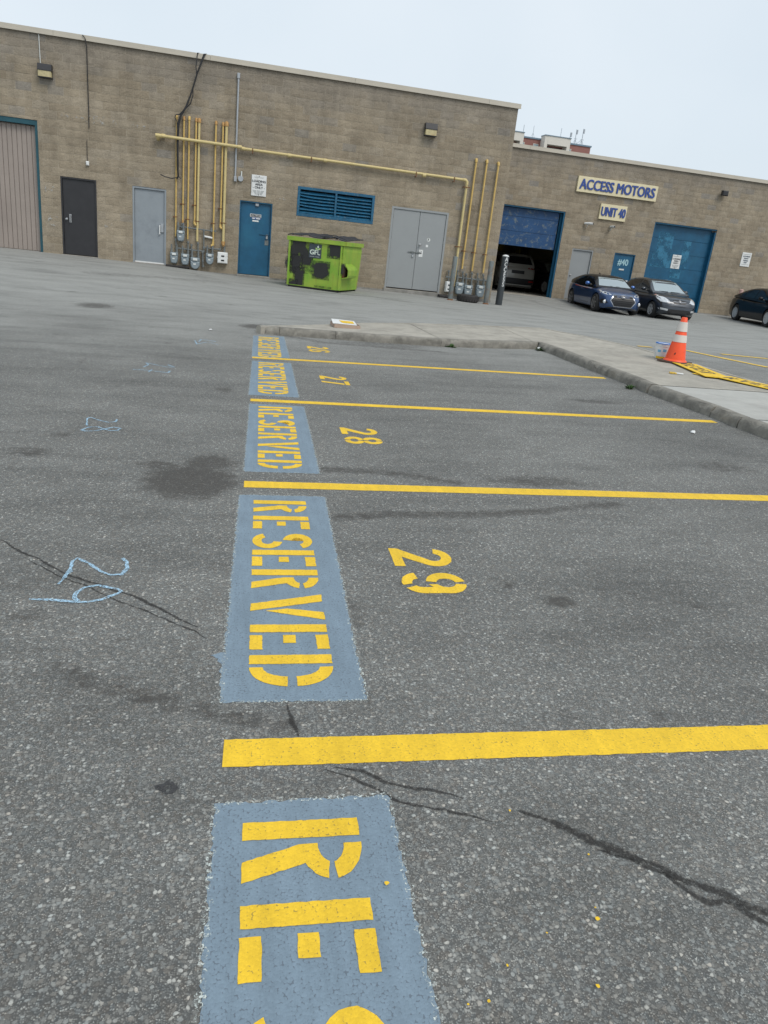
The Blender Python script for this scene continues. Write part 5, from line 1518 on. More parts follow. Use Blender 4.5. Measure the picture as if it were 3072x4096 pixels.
def blotch(pts):
    """sprayed patch: the alpha follows the distance to the outline"""
    P = [fpt(zT(*p)) for p in pts]
    x0, x1 = min(p[0] for p in P) - .06, max(p[0] for p in P) + .06; z0, z1 = max(.07, min(p[1] for p in P) - .06), min(1.2, max(p[1] for p in P) + .06)
    nx, nz = max(4, int((x1 - x0) / .02)), max(4, int((z1 - z0) / .02))
    mb = MB(); al = []
    NB[0] += 1
    for j in range(nz + 1):
        for i in range(nx + 1):
            x, z = x0 + (x1 - x0) * i / nx, z0 + (z1 - z0) * j / nz
            mb.v.append((x, -.003 - .0007 * NB[0], z)); al.append(max(0., min(1., .25 + sdist((x, z), P) / .11)))
    for j in range(nz):
        for i in range(nx):
            a = j * (nx + 1) + i; mb.f.append((a, a + 1, a + nx + 2, a + nx + 1))
    o = build('black_blotch', mb, M_spray, DM, world=False, recalc=False)
    at = o.data.attributes.new('spray', 'FLOAT', 'POINT'); at.data.foreach_set('value', al)
    return o
blotch([(265, 290), (510, 300), (500, 430), (545, 560), (600, 650), (580, 740), (500, 740), (450, 640), (420, 530), (380, 540), (360, 620), (330, 830), (290, 800), (270, 700), (300, 600), (240, 510), (290, 430), (320, 390)])
blotch([(340, 600), (430, 610), (430, 670), (400, 730), (340, 850), (300, 830), (290, 720)])
blotch([(365, 810), (460, 850), (450, 980), (440, 1110), (340, 1090), (330, 960)])
blotch([(200, 1070), (240, 1030), (330, 1010), (345, 1095), (205, 1085)])
blotch([(910, 420), (1040, 405), (1095, 460), (1085, 620), (1050, 615), (1020, 590), (930, 595)])
blotch([(680, 720), (860, 730), (870, 900), (830, 940), (780, 950), (680, 940), (650, 900), (655, 780)])
blotch([(1100, 760), (1130, 760), (1130, 890), (1095, 880)])
blotch([(205, 640), (230, 630), (225, 740), (195, 760)])
blotch([(680, 1130), (900, 1150), (890, 1185), (690, 1155)])

# ================================================================== CARS
def catm(xs, ys, x):
    """monotone-ish cubic through points"""
    i = max(0, min(len(xs) - 2, int(np.searchsorted(xs, x)) - 1))
    h = xs[i + 1] - xs[i]; t = min(1, max(0, (x - xs[i]) / h))
    def sl(k):
        if k == 0: return (ys[1] - ys[0]) / (xs[1] - xs[0])
        if k == len(xs) - 1: return (ys[-1] - ys[-2]) / (xs[-1] - xs[-2])
        a = (ys[k] - ys[k - 1]) / (xs[k] - xs[k - 1]); b = (ys[k + 1] - ys[k]) / (xs[k + 1] - xs[k])
        return 0 if a * b <= 0 else 2 * a * b / (a + b)
    m0, m1 = sl(i), sl(i + 1)
    return ys[i] * (2 * t ** 3 - 3 * t * t + 1) + ys[i + 1] * (3 * t * t - 2 * t ** 3) + h * (m0 * (t ** 3 - 2 * t * t + t) + m1 * (t ** 3 - t * t))

M_glass = mat('tinted_glass', (.012, .014, .016), .04, 0, .0, spec=.7)
M_shield = mat('windscreen_painted_sheen', (.27, .33, .35), .05, 0, .0, spec=.9, coat=1.)  # pale base colour paints in the sky's reflection on the glass
M_trim = mat('car_black_trim', (.012, .012, .013), .45)
M_chrome = mat('car_chrome', (.36, .37, .39), .22, 1., .0)
M_rim = mat('alloy_rim', (.55, .56, .57), .35, .4, .05)
M_rimd = mat('dark_alloy_rim', (.22, .22, .225), .35, .4, .05)
M_tyre = mat('car_tyre', (.02, .02, .021), .8)
M_lampc = mat('headlamp_clear', (.62, .64, .66), .08, .3, .15, vs=30., coat=1.)
M_lampo = mat('lamp_orange', (.65, .10, .03), .2)
M_lampr = mat('lamp_red', (.35, .012, .012), .2, coat=1.)

def car(spec, label, pos, rz, paint, scale=1., group='parked cars', name='parked_car', detail='front'):
    L, Wd, Hh, wb, rw = spec['L'], spec['W'], spec['H'], spec['wb'], spec['rw']
    R = root(name, pos, label, 'car', group, rz)
    R.scale = (scale,) * 3
    xf, xr = wb / 2 + spec.get('shift', 0), -wb / 2 + spec.get('shift', 0)
    bt = spec['top']; bw = spec['wid']; gt_ = spec['roof']
    X0, X1 = bt[0][0], bt[-1][0]
    xs = sorted(set(list(np.linspace(X0, X1, 64)) + [X0 + .02, X0 + .05, X1 - .02, X1 - .05]))
    mb = MB()
    rings = []
    bx, bz = [q[0] for q in bt], [q[1] for q in bt]
    wx, wy = [q[0] for q in bw], [q[1] for q in bw]
    zb0 = .17
    for x in xs:
        zt = catm(bx, bz, x); w = catm(wx, wy, x) * Wd / 2
        endf = min(1, (x - X0) / .25, (X1 - x) / .25)
        zb = zb0 + (.10 if endf < 1 else 0) * (1 - max(0, endf)) ** 1.5
        hh = zt - zb
        half = [(0, zt), (.30, zt - .003), (.60, zt - .012), (.80, zt - .035), (.91, zt - .075), (.965, zt - .14), (.985, zb + hh * .66), (1., zb + hh * .50), (.992, zb + hh * .33), (.975, zb + hh * .20), (.955, zb + .05), (.90, zb + .008), (.6, zb), (0, zb)]
        ring = [(x, y * w, z) for y, z in half] + [(x, -y * w, z) for y, z in half[-2:0:-1]]
        rings.append(ring)
    n = len(rings[0])
    mb.add([v for r in rings for v in r], [(i * n + k, i * n + (k + 1) % n, (i + 1) * n + (k + 1) % n, (i + 1) * n + k) for i in range(len(rings) - 1) for k in range(n)] + [tuple(range(n))[::-1], tuple(range((len(rings) - 1) * n, len(rings) * n))])
    body = build('body', mb, paint, R, world=False, auto=32)
    # wheel arches
    cut = MB()
    for x in (xf, xr):
        for s_ in (-1, 1):
            y0, y1 = sorted((s_ * (Wd / 2 - .30), s_ * (Wd / 2 + .2)))
            cut.lathe((x, y0, rw), [(rw + .055, 0), (rw + .055, y1 - y0)], 28, 'y')
    cme = bpy.data.meshes.new('c'); cme.from_pydata(cut.v, [], cut.f)
    bmc = bmesh.new(); bmc.from_mesh(cme); bmesh.ops.recalc_face_normals(bmc, faces=bmc.faces); bmc.to_mesh(cme); bmc.free()
    co = bpy.data.objects.new('c', cme); COL.objects.link(co)
    bvh = BVHTree.FromPolygons(mb.v, mb.f)
    tmp = bpy.data.objects.new('tmp', body.data.copy()); COL.objects.link(tmp)
    md = tmp.modifiers.new('b', 'BOOLEAN'); md.object = co; md.operation = 'DIFFERENCE'; md.solver = 'EXACT'
    dg = bpy.context.evaluated_depsgraph_get()
    nm = bpy.data.meshes.new_from_object(tmp.evaluated_get(dg))
    nm.materials.clear(); nm.materials.append(paint)
    if len(nm.polygons) > 100: 
        nm.set_sharp_from_angle(angle=math.radians(32)); body.data = nm
    bpy.data.objects.remove(tmp); bpy.data.objects.remove(co)
    build('wheel_liner', MB().b2(xr - rw - .04, xr + rw + .04, -Wd / 2 + .29, Wd / 2 - .29, .22, rw * 2 + .02).b2(xf - rw - .04, xf + rw + .04, -Wd / 2 + .29, Wd / 2 - .29, .22, rw * 2 + .02), M_trim, R, world=False)
    # greenhouse
    gx, gz_ = [q[0] for q in gt_], [q[1] for q in gt_]
    gb = spec['belt']     # (x, z)
    g = MB(); rings = []
    xs2 = np.linspace(gx[0], gx[-1], 44)
    for x in xs2:
        zt = catm(gx, gz_, x); zb = float(np.interp(x, [q[0] for q in gb], [q[1] for q in gb])) - .05
        w0 = catm(wx, wy, x) * Wd / 2 * .93
        k = min(1., max(0., (zt - zb - .05) / (Hh - zb)))
        wt = w0 * (1 - (.245 + spec.get('tuck', 0)) * k)
        zt = max(zt, zb + .02)
        half = [(0, zt), (wt * .45, zt - .006 * k), (wt * .8, zt - .025 * k), (wt * .93, zt - .055 * k), (wt * 1.0, zt - .11 * k), (wt + (w0 - wt) * .5, (zt - .11 * k + zb) / 2 + .02 * k), (w0, zb)]
        ring = [(x, y, z) for y, z in half] + [(x, -y, z) for y, z in half[::-1][:-1]]
        rings.append(ring)
    n = len(rings[0])
    g.add([v for r in rings for v in r], [(i * n + k, i * n + (k + 1) % n, (i + 1) * n + (k + 1) % n, (i + 1) * n + k) for i in range(len(rings) - 1) for k in range(n)] + [tuple(range(n))[::-1], tuple(range((len(rings) - 1) * n, len(rings) * n))])
    gh = build('cabin', g, spec.get('cabin_m', paint), R, world=False, auto=40)
    gbv = BVHTree.FromPolygons(g.v, g.f)
    def patch(nm, poly, axis, m, off=.005, tree=None, parent=R, cuts=3, both=False, sgn=1):
        tr = tree or bvh
        P = dense(poly, .06)
        bm = bmesh.new(); vs = [bm.verts.new((a, b, 0)) for a, b in P]
        bmesh.ops.triangulate(bm, faces=[bm.faces.new(vs)])
        bmesh.ops.subdivide_edges(bm, edges=[e for e in bm.edges if e.calc_length() > .10], cuts=cuts, use_grid_fill=True)
        bmesh.ops.triangulate(bm, faces=bm.faces[:])
        bm.verts.index_update()
        out = []
        for v in bm.verts:
            a, b = v.co.x, v.co.y
            if axis == 'x': o_, d_ = Vector((sgn * 5, a, b)), Vector((-sgn, 0, 0))
            elif axis == 'y': o_, d_ = Vector((a, sgn * 3, b)), Vector((0, -sgn, 0))
            else: o_, d_ = Vector((a, b, 4)), Vector((0, 0, -1))
            h = tr.ray_cast(o_, d_)
            if h[0] is None:
                q = tr.find_nearest(o_ + d_ * (abs(o_.length) - 1))
                h = (q[0], q[1])
            out.append(h[0] - d_ * off)
        m_ = MB().add([tuple(v) for v in out], [tuple(v.index for v in f.verts) for f in bm.faces]); bm.free()
        return build(nm, m_, m, parent, world=False, auto=45)
    for s_ in (-1, 1):
        for wnd in spec['side_win']:
            patch('side_window', wnd, 'y', M_glass, .005, gbv, sgn=s_)
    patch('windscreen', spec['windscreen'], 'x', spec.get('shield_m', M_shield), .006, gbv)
    patch('rear_window', spec['rear_win'], 'x', M_glass, .006, gbv, sgn=-1)
    # seams
    for s_ in (-1, 1):
        for seam in spec['seams']:
            sp = []
            for a, b in seam:
                h = bvh.ray_cast(Vector((a, s_ * 3, b)), Vector((0, -s_, 0)))
                if h[0] is not None: sp.append(h[0] + Vector((0, s_ * .001, 0)))
            if len(sp) > 1: build('door_seam', MB().tube(sp, .0045, 4), M_gap, R, world=False)
        for hx, hz in spec.get('handles', []):
            h = bvh.ray_cast(Vector((hx, s_ * 3, hz)), Vector((0, -s_, 0)))
            if h[0] is not None:
                build('door_handle', MB().tube([(hx - .10, h[0].y + s_ * .005, hz), (hx - .07, h[0].y + s_ * .03, hz + .003), (hx + .07, h[0].y + s_ * .03, hz + .003), (hx + .10, h[0].y + s_ * .005, hz)], .014, 6), paint, R, world=False, auto=40)
        mx_, mz_ = spec['mirror']
        wy_ = Wd / 2
        mm = MB().lathe((mx_, s_ * (wy_ + .06), mz_), [(.02, -.09), (.06, -.06), (.075, 0), (.065, .05), (.03, .08)], 12, 'x')
        mm.v = [(a, s_ * (wy_ + .06) + (b - s_ * (wy_ + .06)) * 1.35, mz_ + (c - mz_) * .95) for a, b, c in mm.v]
        mr = build('mirror', mm, spec.get('mirror_m', paint), R, world=False, auto=60)
        build('mirror_arm', MB().tube([(mx_ + .02, s_ * (wy_ - .12), mz_ - .05), (mx_ + .01, s_ * (wy_ + .0), mz_ - .03)], .022, 6), M_trim, R, world=False)
        for x in (xf, xr):
            yc = s_ * (Wd / 2 - .115)
            steer = 0
            wh = build('wheel', MB().lathe((x, yc, rw), [(rw * .66, -.10), (rw * .93, -.105), (rw, -.075), (rw, .075), (rw * .93, .105), (rw * .66, .10)], 32, 'y', caps=False), M_tyre, R, world=False, auto=40)
            o_ = s_
            rim = MB().lathe((x, yc, rw), [(rw * .665, o_ * .10), (rw * .66, o_ * .108), (rw * .61, o_ * .10), (rw * .58, o_ * .05)], 32, 'y', caps=False)
            rim.lathe((x, yc, rw), [(.035, o_ * .05), (.05, o_ * .095), (.02, o_ * .10)], 12, 'y')
            ns = spec.get('spokes', 5)
            for k in range(ns):
                for dd_ in ((-.09, .09) if spec.get('twin') else (0,)):
                    a0 = 2 * math.pi * k / ns + dd_ + .3
                    wd_ = .018 if spec.get('twin') else .034
                    ca, sa = math.cos(a0), math.sin(a0)
                    vs = []
                    for rr_, ww, yy in ((.03, wd_, .09), (rw * .62, wd_ * .8, .098)):
                        for q in (-1, 1):
                            vs.append((x + rr_ * ca - q * ww * sa, yc + o_ * yy, rw + rr_ * sa + q * ww * ca))
                            vs.append((x + rr_ * ca - q * ww * sa, yc + o_ * (yy - .03), rw + rr_ * sa + q * ww * ca))
                    rim.add(vs, [(0, 2, 6, 4), (1, 5, 7, 3), (0, 4, 5, 1), (2, 3, 7, 6)])
            build('rim', rim, spec.get('rim_m', M_rim), wh, world=False)
            build('brake_disc', MB().lathe((x, yc + o_ * .02, rw), [(.0, 0), (rw * .5, 0), (rw * .60, -o_ * .01)], 20, 'y', caps=False), M_gap, wh, world=False)
    spec['extra'](patch, R, bvh, build)
    return R

def mirror_poly(poly): return [(-a, b) for a, b in poly][::-1]

# --- coupe-like blue hatchback
def vel_extra(patch, R, bvh, bld):
    hexo = [(-.53, .50), (-.40, .72), (.40, .72), (.53, .50), (.36, .275), (-.36, .275)]
    hexi = [(-.49, .50), (-.37, .695), (.37, .695), (.49, .50), (.335, .30), (-.335, .30)]
    patch('grille_surround', hexo, 'x', M_chrome, .006)
    gr = patch('grille', hexi, 'x', M_trim, .012)
    for z in (.36, .43, .50, .57, .64):
        wv = .40 if z < .45 else .43
        sp = [bvh.ray_cast(Vector((5, y, z)), Vector((-1, 0, 0)))[0] + Vector((.016, 0, 0)) for y in np.linspace(-wv + abs(z - .5) * .4, wv - abs(z - .5) * .4, 9)]
        bld('grille_bar', MB().tube(sp, .006, 4), M_gap, gr, world=False)
    ring = [(.115 * math.cos(a), .655 + .058 * math.sin(a)) for a in np.linspace(0, 2 * math.pi, 25)]
    sp = [bvh.ray_cast(Vector((5, y, z)), Vector((-1, 0, 0)))[0] + Vector((.024, 0, 0)) for y, z in ring]
    bad = bld('badge', MB().tube(sp, .010, 5), M_chrome, R, world=False)
    for seg in ([(-.035, .615), (-.06, .695)], [(.06, .615), (.035, .695)], [(-.05, .66), (.05, .648)]):
        sp = [bvh.ray_cast(Vector((5, y, z)), Vector((-1, 0, 0)))[0] + Vector((.024, 0, 0)) for y, z in seg]
        bld('badge_stroke', MB().tube(sp, .010, 5), M_chrome, bad, world=False)
    for s_ in (1, -1):
        f = (lambda P: [(s_ * a, b) for a, b in (P if s_ > 0 else P[::-1])])
        patch('headlamp', f([(.45, .70), (.62, .69), (.80, .74), (.86, .87), (.80, .865), (.66, .80), (.52, .755)]), 'x', M_lampc, .008)
        patch('lamp_inset', f([(.60, .735), (.72, .74), (.80, .80), (.72, .80), (.62, .765)]), 'x', M_trim, .012, cuts=1)  # black shape inset in the headlamp
        patch('side_marker', f([(.815, .78), (.862, .86), (.885, .90), (.85, .885), (.81, .83)]), 'x', M_lampo, .013, cuts=1)
        patch('fog_recess', f([(.58, .40), (.84, .33), (.84, .50), (.72, .53)]), 'x', M_trim, .006)
        c = bvh.ray_cast(Vector((5, s_ * .70, .43)), Vector((-1, 0, 0)))[0]
        bld('fog_lamp', MB().lathe((c.x, s_ * .70, .43), [(.065, .0), (.065, .02), (.045, .035), (.01, .04)], 16, 'x'), M_lampc, R, world=False, auto=40)
        patch('tail_lamp', f([(.50, .86), (.82, .82), (.84, .98), (.60, 1.0)]), 'x', M_lampr, .008, sgn=-1)
    patch('lower_lip', [(-.60, .215), (.60, .215), (.56, .245), (-.56, .245)], 'x', M_chrome, .012)
    patch('lower_intake', [(-.62, .175), (.62, .175), (.60, .21), (-.60, .21)], 'x', M_trim, .008)
    for s_ in (1, -1):
        sp = [(1.02, s_ * .12, .0)]
    for y0, y1 in ((.48, .05), (-.1, -.52)):
        pts = []
        for y in np.linspace(y0, y1, 6):
            h = gbvh_hit(R, y)
            pts.append((1.03 - .0 * abs(y) - .12 * (y / .8) ** 2, y, .975 + .02 * (1 - abs(y))))
        bld('wiper', MB().tube(pts, .010, 5), M_gap, R, world=False)
    bld('roof_fin', MB().add([(-.75, 0, 1.385), (-.60, -.015, 1.375), (-.60, .015, 1.375), (-.78, 0, 1.45), (-.82, -.012, 1.372), (-.82, .012, 1.372)], [(0, 1, 2), (0, 3, 1), (0, 2, 3), (1, 3, 4), (2, 5, 3), (3, 5, 4)][1:]), M_trim, R, world=False)
def gbvh_hit(R, y): return None

vel = dict(L=4.22, W=1.79, H=1.40, wb=2.65, rw=.335, shift=.05,
           top=[(-2.11, .66), (-2.06, .86), (-1.9, 1.0), (-1.4, 1.03), (-.5, .965), (.4, .95), (1.0, .945), (1.5, .87), (1.85, .775), (2.04, .66), (2.11, .52)],
           wid=[(-2.11, .62), (-2.04, .80), (-1.8, .935), (-1.3, 1.0), (0, .97), (1.3, .99), (1.7, .93), (1.93, .82), (2.06, .66), (2.11, .50)],
           roof=[(-2.0, .98), (-1.7, 1.12), (-1.35, 1.24), (-.8, 1.36), (-.2, 1.40), (.2, 1.375), (.55, 1.26), (.9, 1.06), (1.15, .93)],
           belt=[(-2.0, .99), (-1.3, 1.0), (0, .945), (1.15, .90)],
           side_win=[[(.86, .985), (.42, 1.20), (.05, 1.285), (-.22, 1.295), (-.22, .985)], [(-.30, .99), (-.30, 1.29), (-.75, 1.255), (-1.25, 1.13), (-1.05, 1.04)]],
           windscreen=[(-.66, .985), (.66, .985), (.52, 1.29), (-.52, 1.29)], rear_win=[(-.52, 1.06), (.52, 1.06), (.48, 1.24), (-.48, 1.24)],
           seams=[[(.85, .93), (.82, .6), (.70, .30)], [(-.35, .93), (-.37, .60), (-.30, .32)], [(.70, .30), (-.30, .30)]], handles=[(-.18, .78)],
           mirror=(.55, 1.02), spokes=5, twin=True, rim_m=M_rimd, extra=vel_extra)
# --- rounded three-door slate hatchback
def acc_extra(patch, R, bvh, bld):
    gr = patch('grille', [(-.30, .68), (-.27, .74), (0, .765), (.27, .74), (.30, .68), (.22, .615), (-.22, .615)], 'x', M_trim, .008)
    patch('grille_bar', [(-.28, .685), (0, .665), (.28, .685), (.26, .705), (0, .69), (-.26, .705)], 'x', M_chrome, .013, cuts=1)
    ring = [(.075 * math.cos(a), .69 + .038 * math.sin(a)) for a in np.linspace(0, 2 * math.pi, 21)]
    cast = lambda y, z, o=.02: bvh.ray_cast(Vector((5, y, z)), Vector((-1, 0, 0)))[0] + Vector((o, 0, 0))
    bad = bld('badge', MB().tube([cast(y, z) for y, z in ring], .007, 5), M_chrome, R, world=False)
    for seg in ([(-.022, .663), (-.038, .717)], [(.038, .663), (.022, .717)], [(-.03, .694), (.03, .686)]):
        bld('badge_stroke', MB().tube([cast(y, z) for y, z in seg], .007, 5), M_chrome, bad, world=False)
    for s_ in (1, -1):
        f = (lambda P: [(s_ * a, b) for a, b in (P if s_ > 0 else P[::-1])])
        patch('headlamp', f([(.40, .68), (.55, .63), (.72, .64), (.78, .74), (.76, .86), (.68, .87), (.52, .79)]), 'x', M_lampc, .008)
        patch('side_marker', f([(.72, .82), (.765, .80), (.76, .865), (.70, .875)]), 'x', M_lampo, .012, cuts=1)
        patch('fog_lamp', f([(.48, .33), (.74, .36), (.76, .41), (.70, .43), (.48, .40)]), 'x', M_lampc, .008)
        patch('tail_lamp', f([(.55, .80), (.76, .80), (.76, 1.05), (.66, 1.0)]), 'x', M_lampr, .008, sgn=-1)
    patch('lower_intake', [(-.55, .24), (.55, .24), (.42, .40), (-.42, .40)], 'x', M_trim, .006)
    patch('bumper_line', [(-.74, .505), (.74, .505), (.74, .52), (-.74, .52)], 'x', M_trim, .004)
    for y0, y1 in ((.50, .02), (-.1, -.5)):
        bld('wiper', MB().tube([(1.02 - .10 * (y / .7) ** 2, y, 1.005) for y in np.linspace(y0, y1, 5)], .010, 5), M_gap, R, world=False)
acc = dict(L=4.05, W=1.695, H=1.47, wb=2.50, rw=.30, shift=.05,
           top=[(-2.02, .62), (-1.98, .82), (-1.85, .95), (-1.3, .99), (-.3, .96), (.5, .955), (.95, .965), (1.35, .915), (1.72, .82), (1.93, .70), (2.02, .52)],
           wid=[(-2.02, .68), (-1.95, .84), (-1.6, .96), (-1.0, 1.0), (0, .99), (1.2, .99), (1.6, .94), (1.85, .84), (1.97, .70), (2.02, .56)],
           roof=[(-1.95, .96), (-1.75, 1.15), (-1.45, 1.36), (-1.0, 1.44), (-.4, 1.47), (.05, 1.445), (.4, 1.33), (.75, 1.13), (1.12, .94)],
           belt=[(-1.95, .97), (-1.0, .975), (0, .95), (1.12, .92)],
           side_win=[[(.78, 1.0), (.42, 1.22), (.10, 1.35), (-.18, 1.375), (-.26, .985)], [(-.34, .99), (-.26, 1.375), (-.9, 1.35), (-1.35, 1.26), (-1.5, 1.08), (-1.2, 1.0)]],
           windscreen=[(-.65, 1.0), (.65, 1.0), (.52, 1.36), (-.52, 1.36)], rear_win=[(-.50, 1.05), (.50, 1.05), (.46, 1.33), (-.46, 1.33)],
           seams=[[(.80, .93), (.82, .6), (.74, .32)], [(-.38, .93), (-.42, .60), (-.36, .32)], [(.74, .32), (-.36, .32)]], handles=[(-.2, .82)],
           mirror=(.52, 1.03), spokes=5, extra=acc_extra)
# --- black sedan
def sed_extra(patch, R, bvh, bld):
    for s_ in (1, -1):
        f = (lambda P: [(s_ * a, b) for a, b in (P if s_ > 0 else P[::-1])])
        patch('tail_lamp', f([(.48, .86), (.84, .84), (.86, .97), (.60, .98)]), 'x', M_lampr, .008, sgn=-1)
        patch('headlamp', f([(.45, .62), (.80, .66), (.86, .80), (.60, .74)]), 'x', M_lampc, .008)
    patch('grille', [(-.40, .45), (-.36, .70), (.36, .70), (.40, .45)], 'x', M_trim, .008)
    patch('lower_intake', [(-.6, .24), (.6, .24), (.55, .38), (-.55, .38)], 'x', M_trim, .006)
sed = dict(L=4.82, W=1.83, H=1.46, wb=2.80, rw=.335, shift=.02,
           top=[(-2.41, .66), (-2.36, .88), (-2.2, .985), (-1.7, 1.02), (-.6, .97), (.4, .95), (1.1, .955), (1.6, .88), (2.1, .78), (2.32, .66), (2.41, .50)],
           wid=[(-2.41, .64), (-2.32, .82), (-1.9, .95), (-1.3, 1.0), (0, 1.), (1.3, .99), (1.9, .92), (2.2, .80), (2.35, .66), (2.41, .52)],
           roof=[(-2.05, 1.0), (-1.6, 1.17), (-1.15, 1.34), (-.6, 1.44), (-.1, 1.46), (.3, 1.42), (.65, 1.29), (1.0, 1.08), (1.3, .93)],
           belt=[(-2.05, 1.01), (-1.0, .99), (0, .96), (1.3, .91)],
           side_win=[[(.95, 1.0), (.55, 1.22), (.15, 1.345), (-.05, 1.36), (-.08, .995)], [(-.15, .995), (-.12, 1.36), (-.6, 1.34), (-1.0, 1.25), (-1.02, 1.02)], [(-1.08, 1.03), (-1.06, 1.23), (-1.45, 1.10)]],
           windscreen=[(-.68, 1.0), (.68, 1.0), (.54, 1.35), (-.54, 1.35)], rear_win=[(-.56, 1.06), (.56, 1.06), (.50, 1.32), (-.50, 1.32)],
           seams=[[(.95, .93), (.92, .6), (.82, .32)], [(-.12, .93), (-.12, .32)], [(-1.05, .93), (-1.0, .6), (-.85, .34)], [(.82, .32), (-.85, .32)]], handles=[(.05, .84), (-.9, .86)],
           mirror=(.72, 1.03), spokes=10, extra=sed_extra)
# --- white suv seen from behind in the workshop
def suv_extra(patch, R, bvh, bld):
    for s_ in (1, -1):
        f = (lambda P: [(s_ * a, b) for a, b in (P if s_ > 0 else P[::-1])])
        patch('tail_lamp', f([(.45, 1.02), (.86, 1.0), (.88, 1.12), (.80, 1.14), (.50, 1.08)]), 'x', M_lampr, .010, sgn=-1)
        patch('reflector', f([(.55, .45), (.80, .45), (.80, .50), (.55, .50)]), 'x', M_lampr, .014, sgn=-1, cuts=1)
        patch('headlamp', f([(.45, .78), (.80, .82), (.86, .95), (.60, .90)]), 'x', M_lampc, .008)
    patch('bumper', [(-.88, .25), (.88, .25), (.86, .58), (-.86, .58)], 'x', M_trim, .008, sgn=-1)
    patch('plate_recess', [(-.30, .78), (.30, .78), (.30, .92), (-.30, .92)], 'x', M_trim, .008, sgn=-1, cuts=1)
suv = dict(L=4.6, W=1.85, H=1.68, wb=2.66, rw=.36, shift=0.,
           top=[(-2.30, .80), (-2.27, 1.0), (-2.15, 1.12), (-1.5, 1.12), (0, 1.08), (1.0, 1.07), (1.5, 1.02), (2.0, .93), (2.22, .80), (2.30, .60)],
           wid=[(-2.30, .80), (-2.22, .90), (-1.9, .97), (-1.3, 1.0), (0, 1.), (1.3, .99), (1.9, .92), (2.2, .80), (2.30, .62)],
           roof=[(-2.25, 1.08), (-2.1, 1.36), (-1.9, 1.58), (-1.4, 1.66), (-.5, 1.68), (.1, 1.64), (.5, 1.5), (.9, 1.25), (1.25, 1.05)],
           belt=[(-2.25, 1.12), (0, 1.08), (1.25, 1.03)],
           side_win=[[(.9, 1.13), (.5, 1.4), (.1, 1.54), (-.1, 1.56), (-.1, 1.12)], [(-.18, 1.12), (-.18, 1.56), (-1.0, 1.55), (-1.0, 1.13)], [(-1.08, 1.14), (-1.08, 1.54), (-1.6, 1.48), (-1.8, 1.25)]],
           windscreen=[(-.68, 1.12), (.68, 1.12), (.55, 1.56), (-.55, 1.56)], rear_win=[(-.66, 1.20), (.66, 1.20), (.55, 1.52), (-.55, 1.52)],
           seams=[[(.95, 1.0), (.9, .4)], [(-.14, 1.05), (-.14, .4)]], handles=[(0, .95)], mirror=(.72, 1.15), spokes=5, extra=suv_extra)

P_blue = car_paint('deep_blue_car_paint', (.022, .062, .165), .4)
P_slate = car_paint('slate_car_paint', (.022, .030, .042), .4)
P_blk = mat('black_car_paint', (.006, .0065, .008), .22, 0., .03, 3., spec=.2, coat=.2)
P_wht = car_paint('white_car_paint', (.36, .35, .32), 0.)
P_mar = car_paint('dark_maroon_car_paint', (.018, .009, .012), .2)
vel['mirror_m'] = mat('bright_blue_mirror', (.03, .13, .42), .3, .3, .03, coat=1.)
vel['cabin_m'] = P_blk
# wheel contact points on the ground fix the places
zV = Zm((2200, 850), 2.552)
SC = .95
def place_car(px_front, hd, spec, off_side):
    """px_front: pixel of the contact of the wheel on the car's right side, front"""
    w = G(*px_front)
    c, s = math.cos(hd), math.sin(hd)
    lx = (spec['wb'] / 2 + spec['shift']) * SC; ly = -(spec['W'] / 2 - .05) * SC
    x = w.x - (lx * c - ly * s); y = w.y - (lx * s + ly * c)
    return x, y
hd = math.radians(-90 - 4)
x, y = place_car(zV(437, 1008), hd, vel, 0)
car(vel, 'deep blue hatchback with big hexagonal grille, parked by the grey door', (x, y, gz(x, y - .5)), hd, P_blue, SC)
hd = math.radians(-90 - 3)
x2, y2 = place_car(zV(1012, 1070), hd, acc, 0)
x2 = max(x2, x + 1.78)
car(acc, 'dark slate rounded hatchback, middle of the three parked cars', (x2, y2, gz(x2, y2 - .5)), hd, P_slate, SC)
hd = math.radians(-90 - 10)
x3, y3 = 20.75, 27.0
car(sed, 'black sedan at the right picture edge, seen from the side', (x3, y3, gz(x3, y3)), hd, P_blk, SC)
p = V(2045, 1130, YL + 3.6)
car(suv, 'white compact suv seen from behind inside the workshop', (p.x, YL + 5.0, .262), math.radians(88), P_wht, 1., 'cars in the workshop')
p = V(2165, 1130, YL + 4)
car(sed, 'dark maroon sedan inside the workshop beside the white suv', (p.x + .35, YL + 4.4, .262), math.radians(-80), P_mar, 1., 'cars in the workshop')

# pink-topped post behind the sedan
p = V(*Zm((2550, 1050), 3.178)(1318, 370), YL - .35)
r = root('pink_post', (p.x, YL - .35, gz(p.x, YL - .35)), 'faded pink guard post standing behind the black sedan', 'post')
build('pipe', MB().lathe((p.x, YL - .35, gz(p.x, YL - .35) - .01), [(.085, 0), (.085, 1.18), (.06, 1.2), (.02, 1.205)], 18), mat('faded_pink', (.55, .36, .32), .7), r, auto=40)
build('collar', MB().lathe((p.x, YL - .35, gz(p.x, YL - .35) - .005), [(.12, 0), (.11, .02), (.087, .03)], 18), M_found, r)

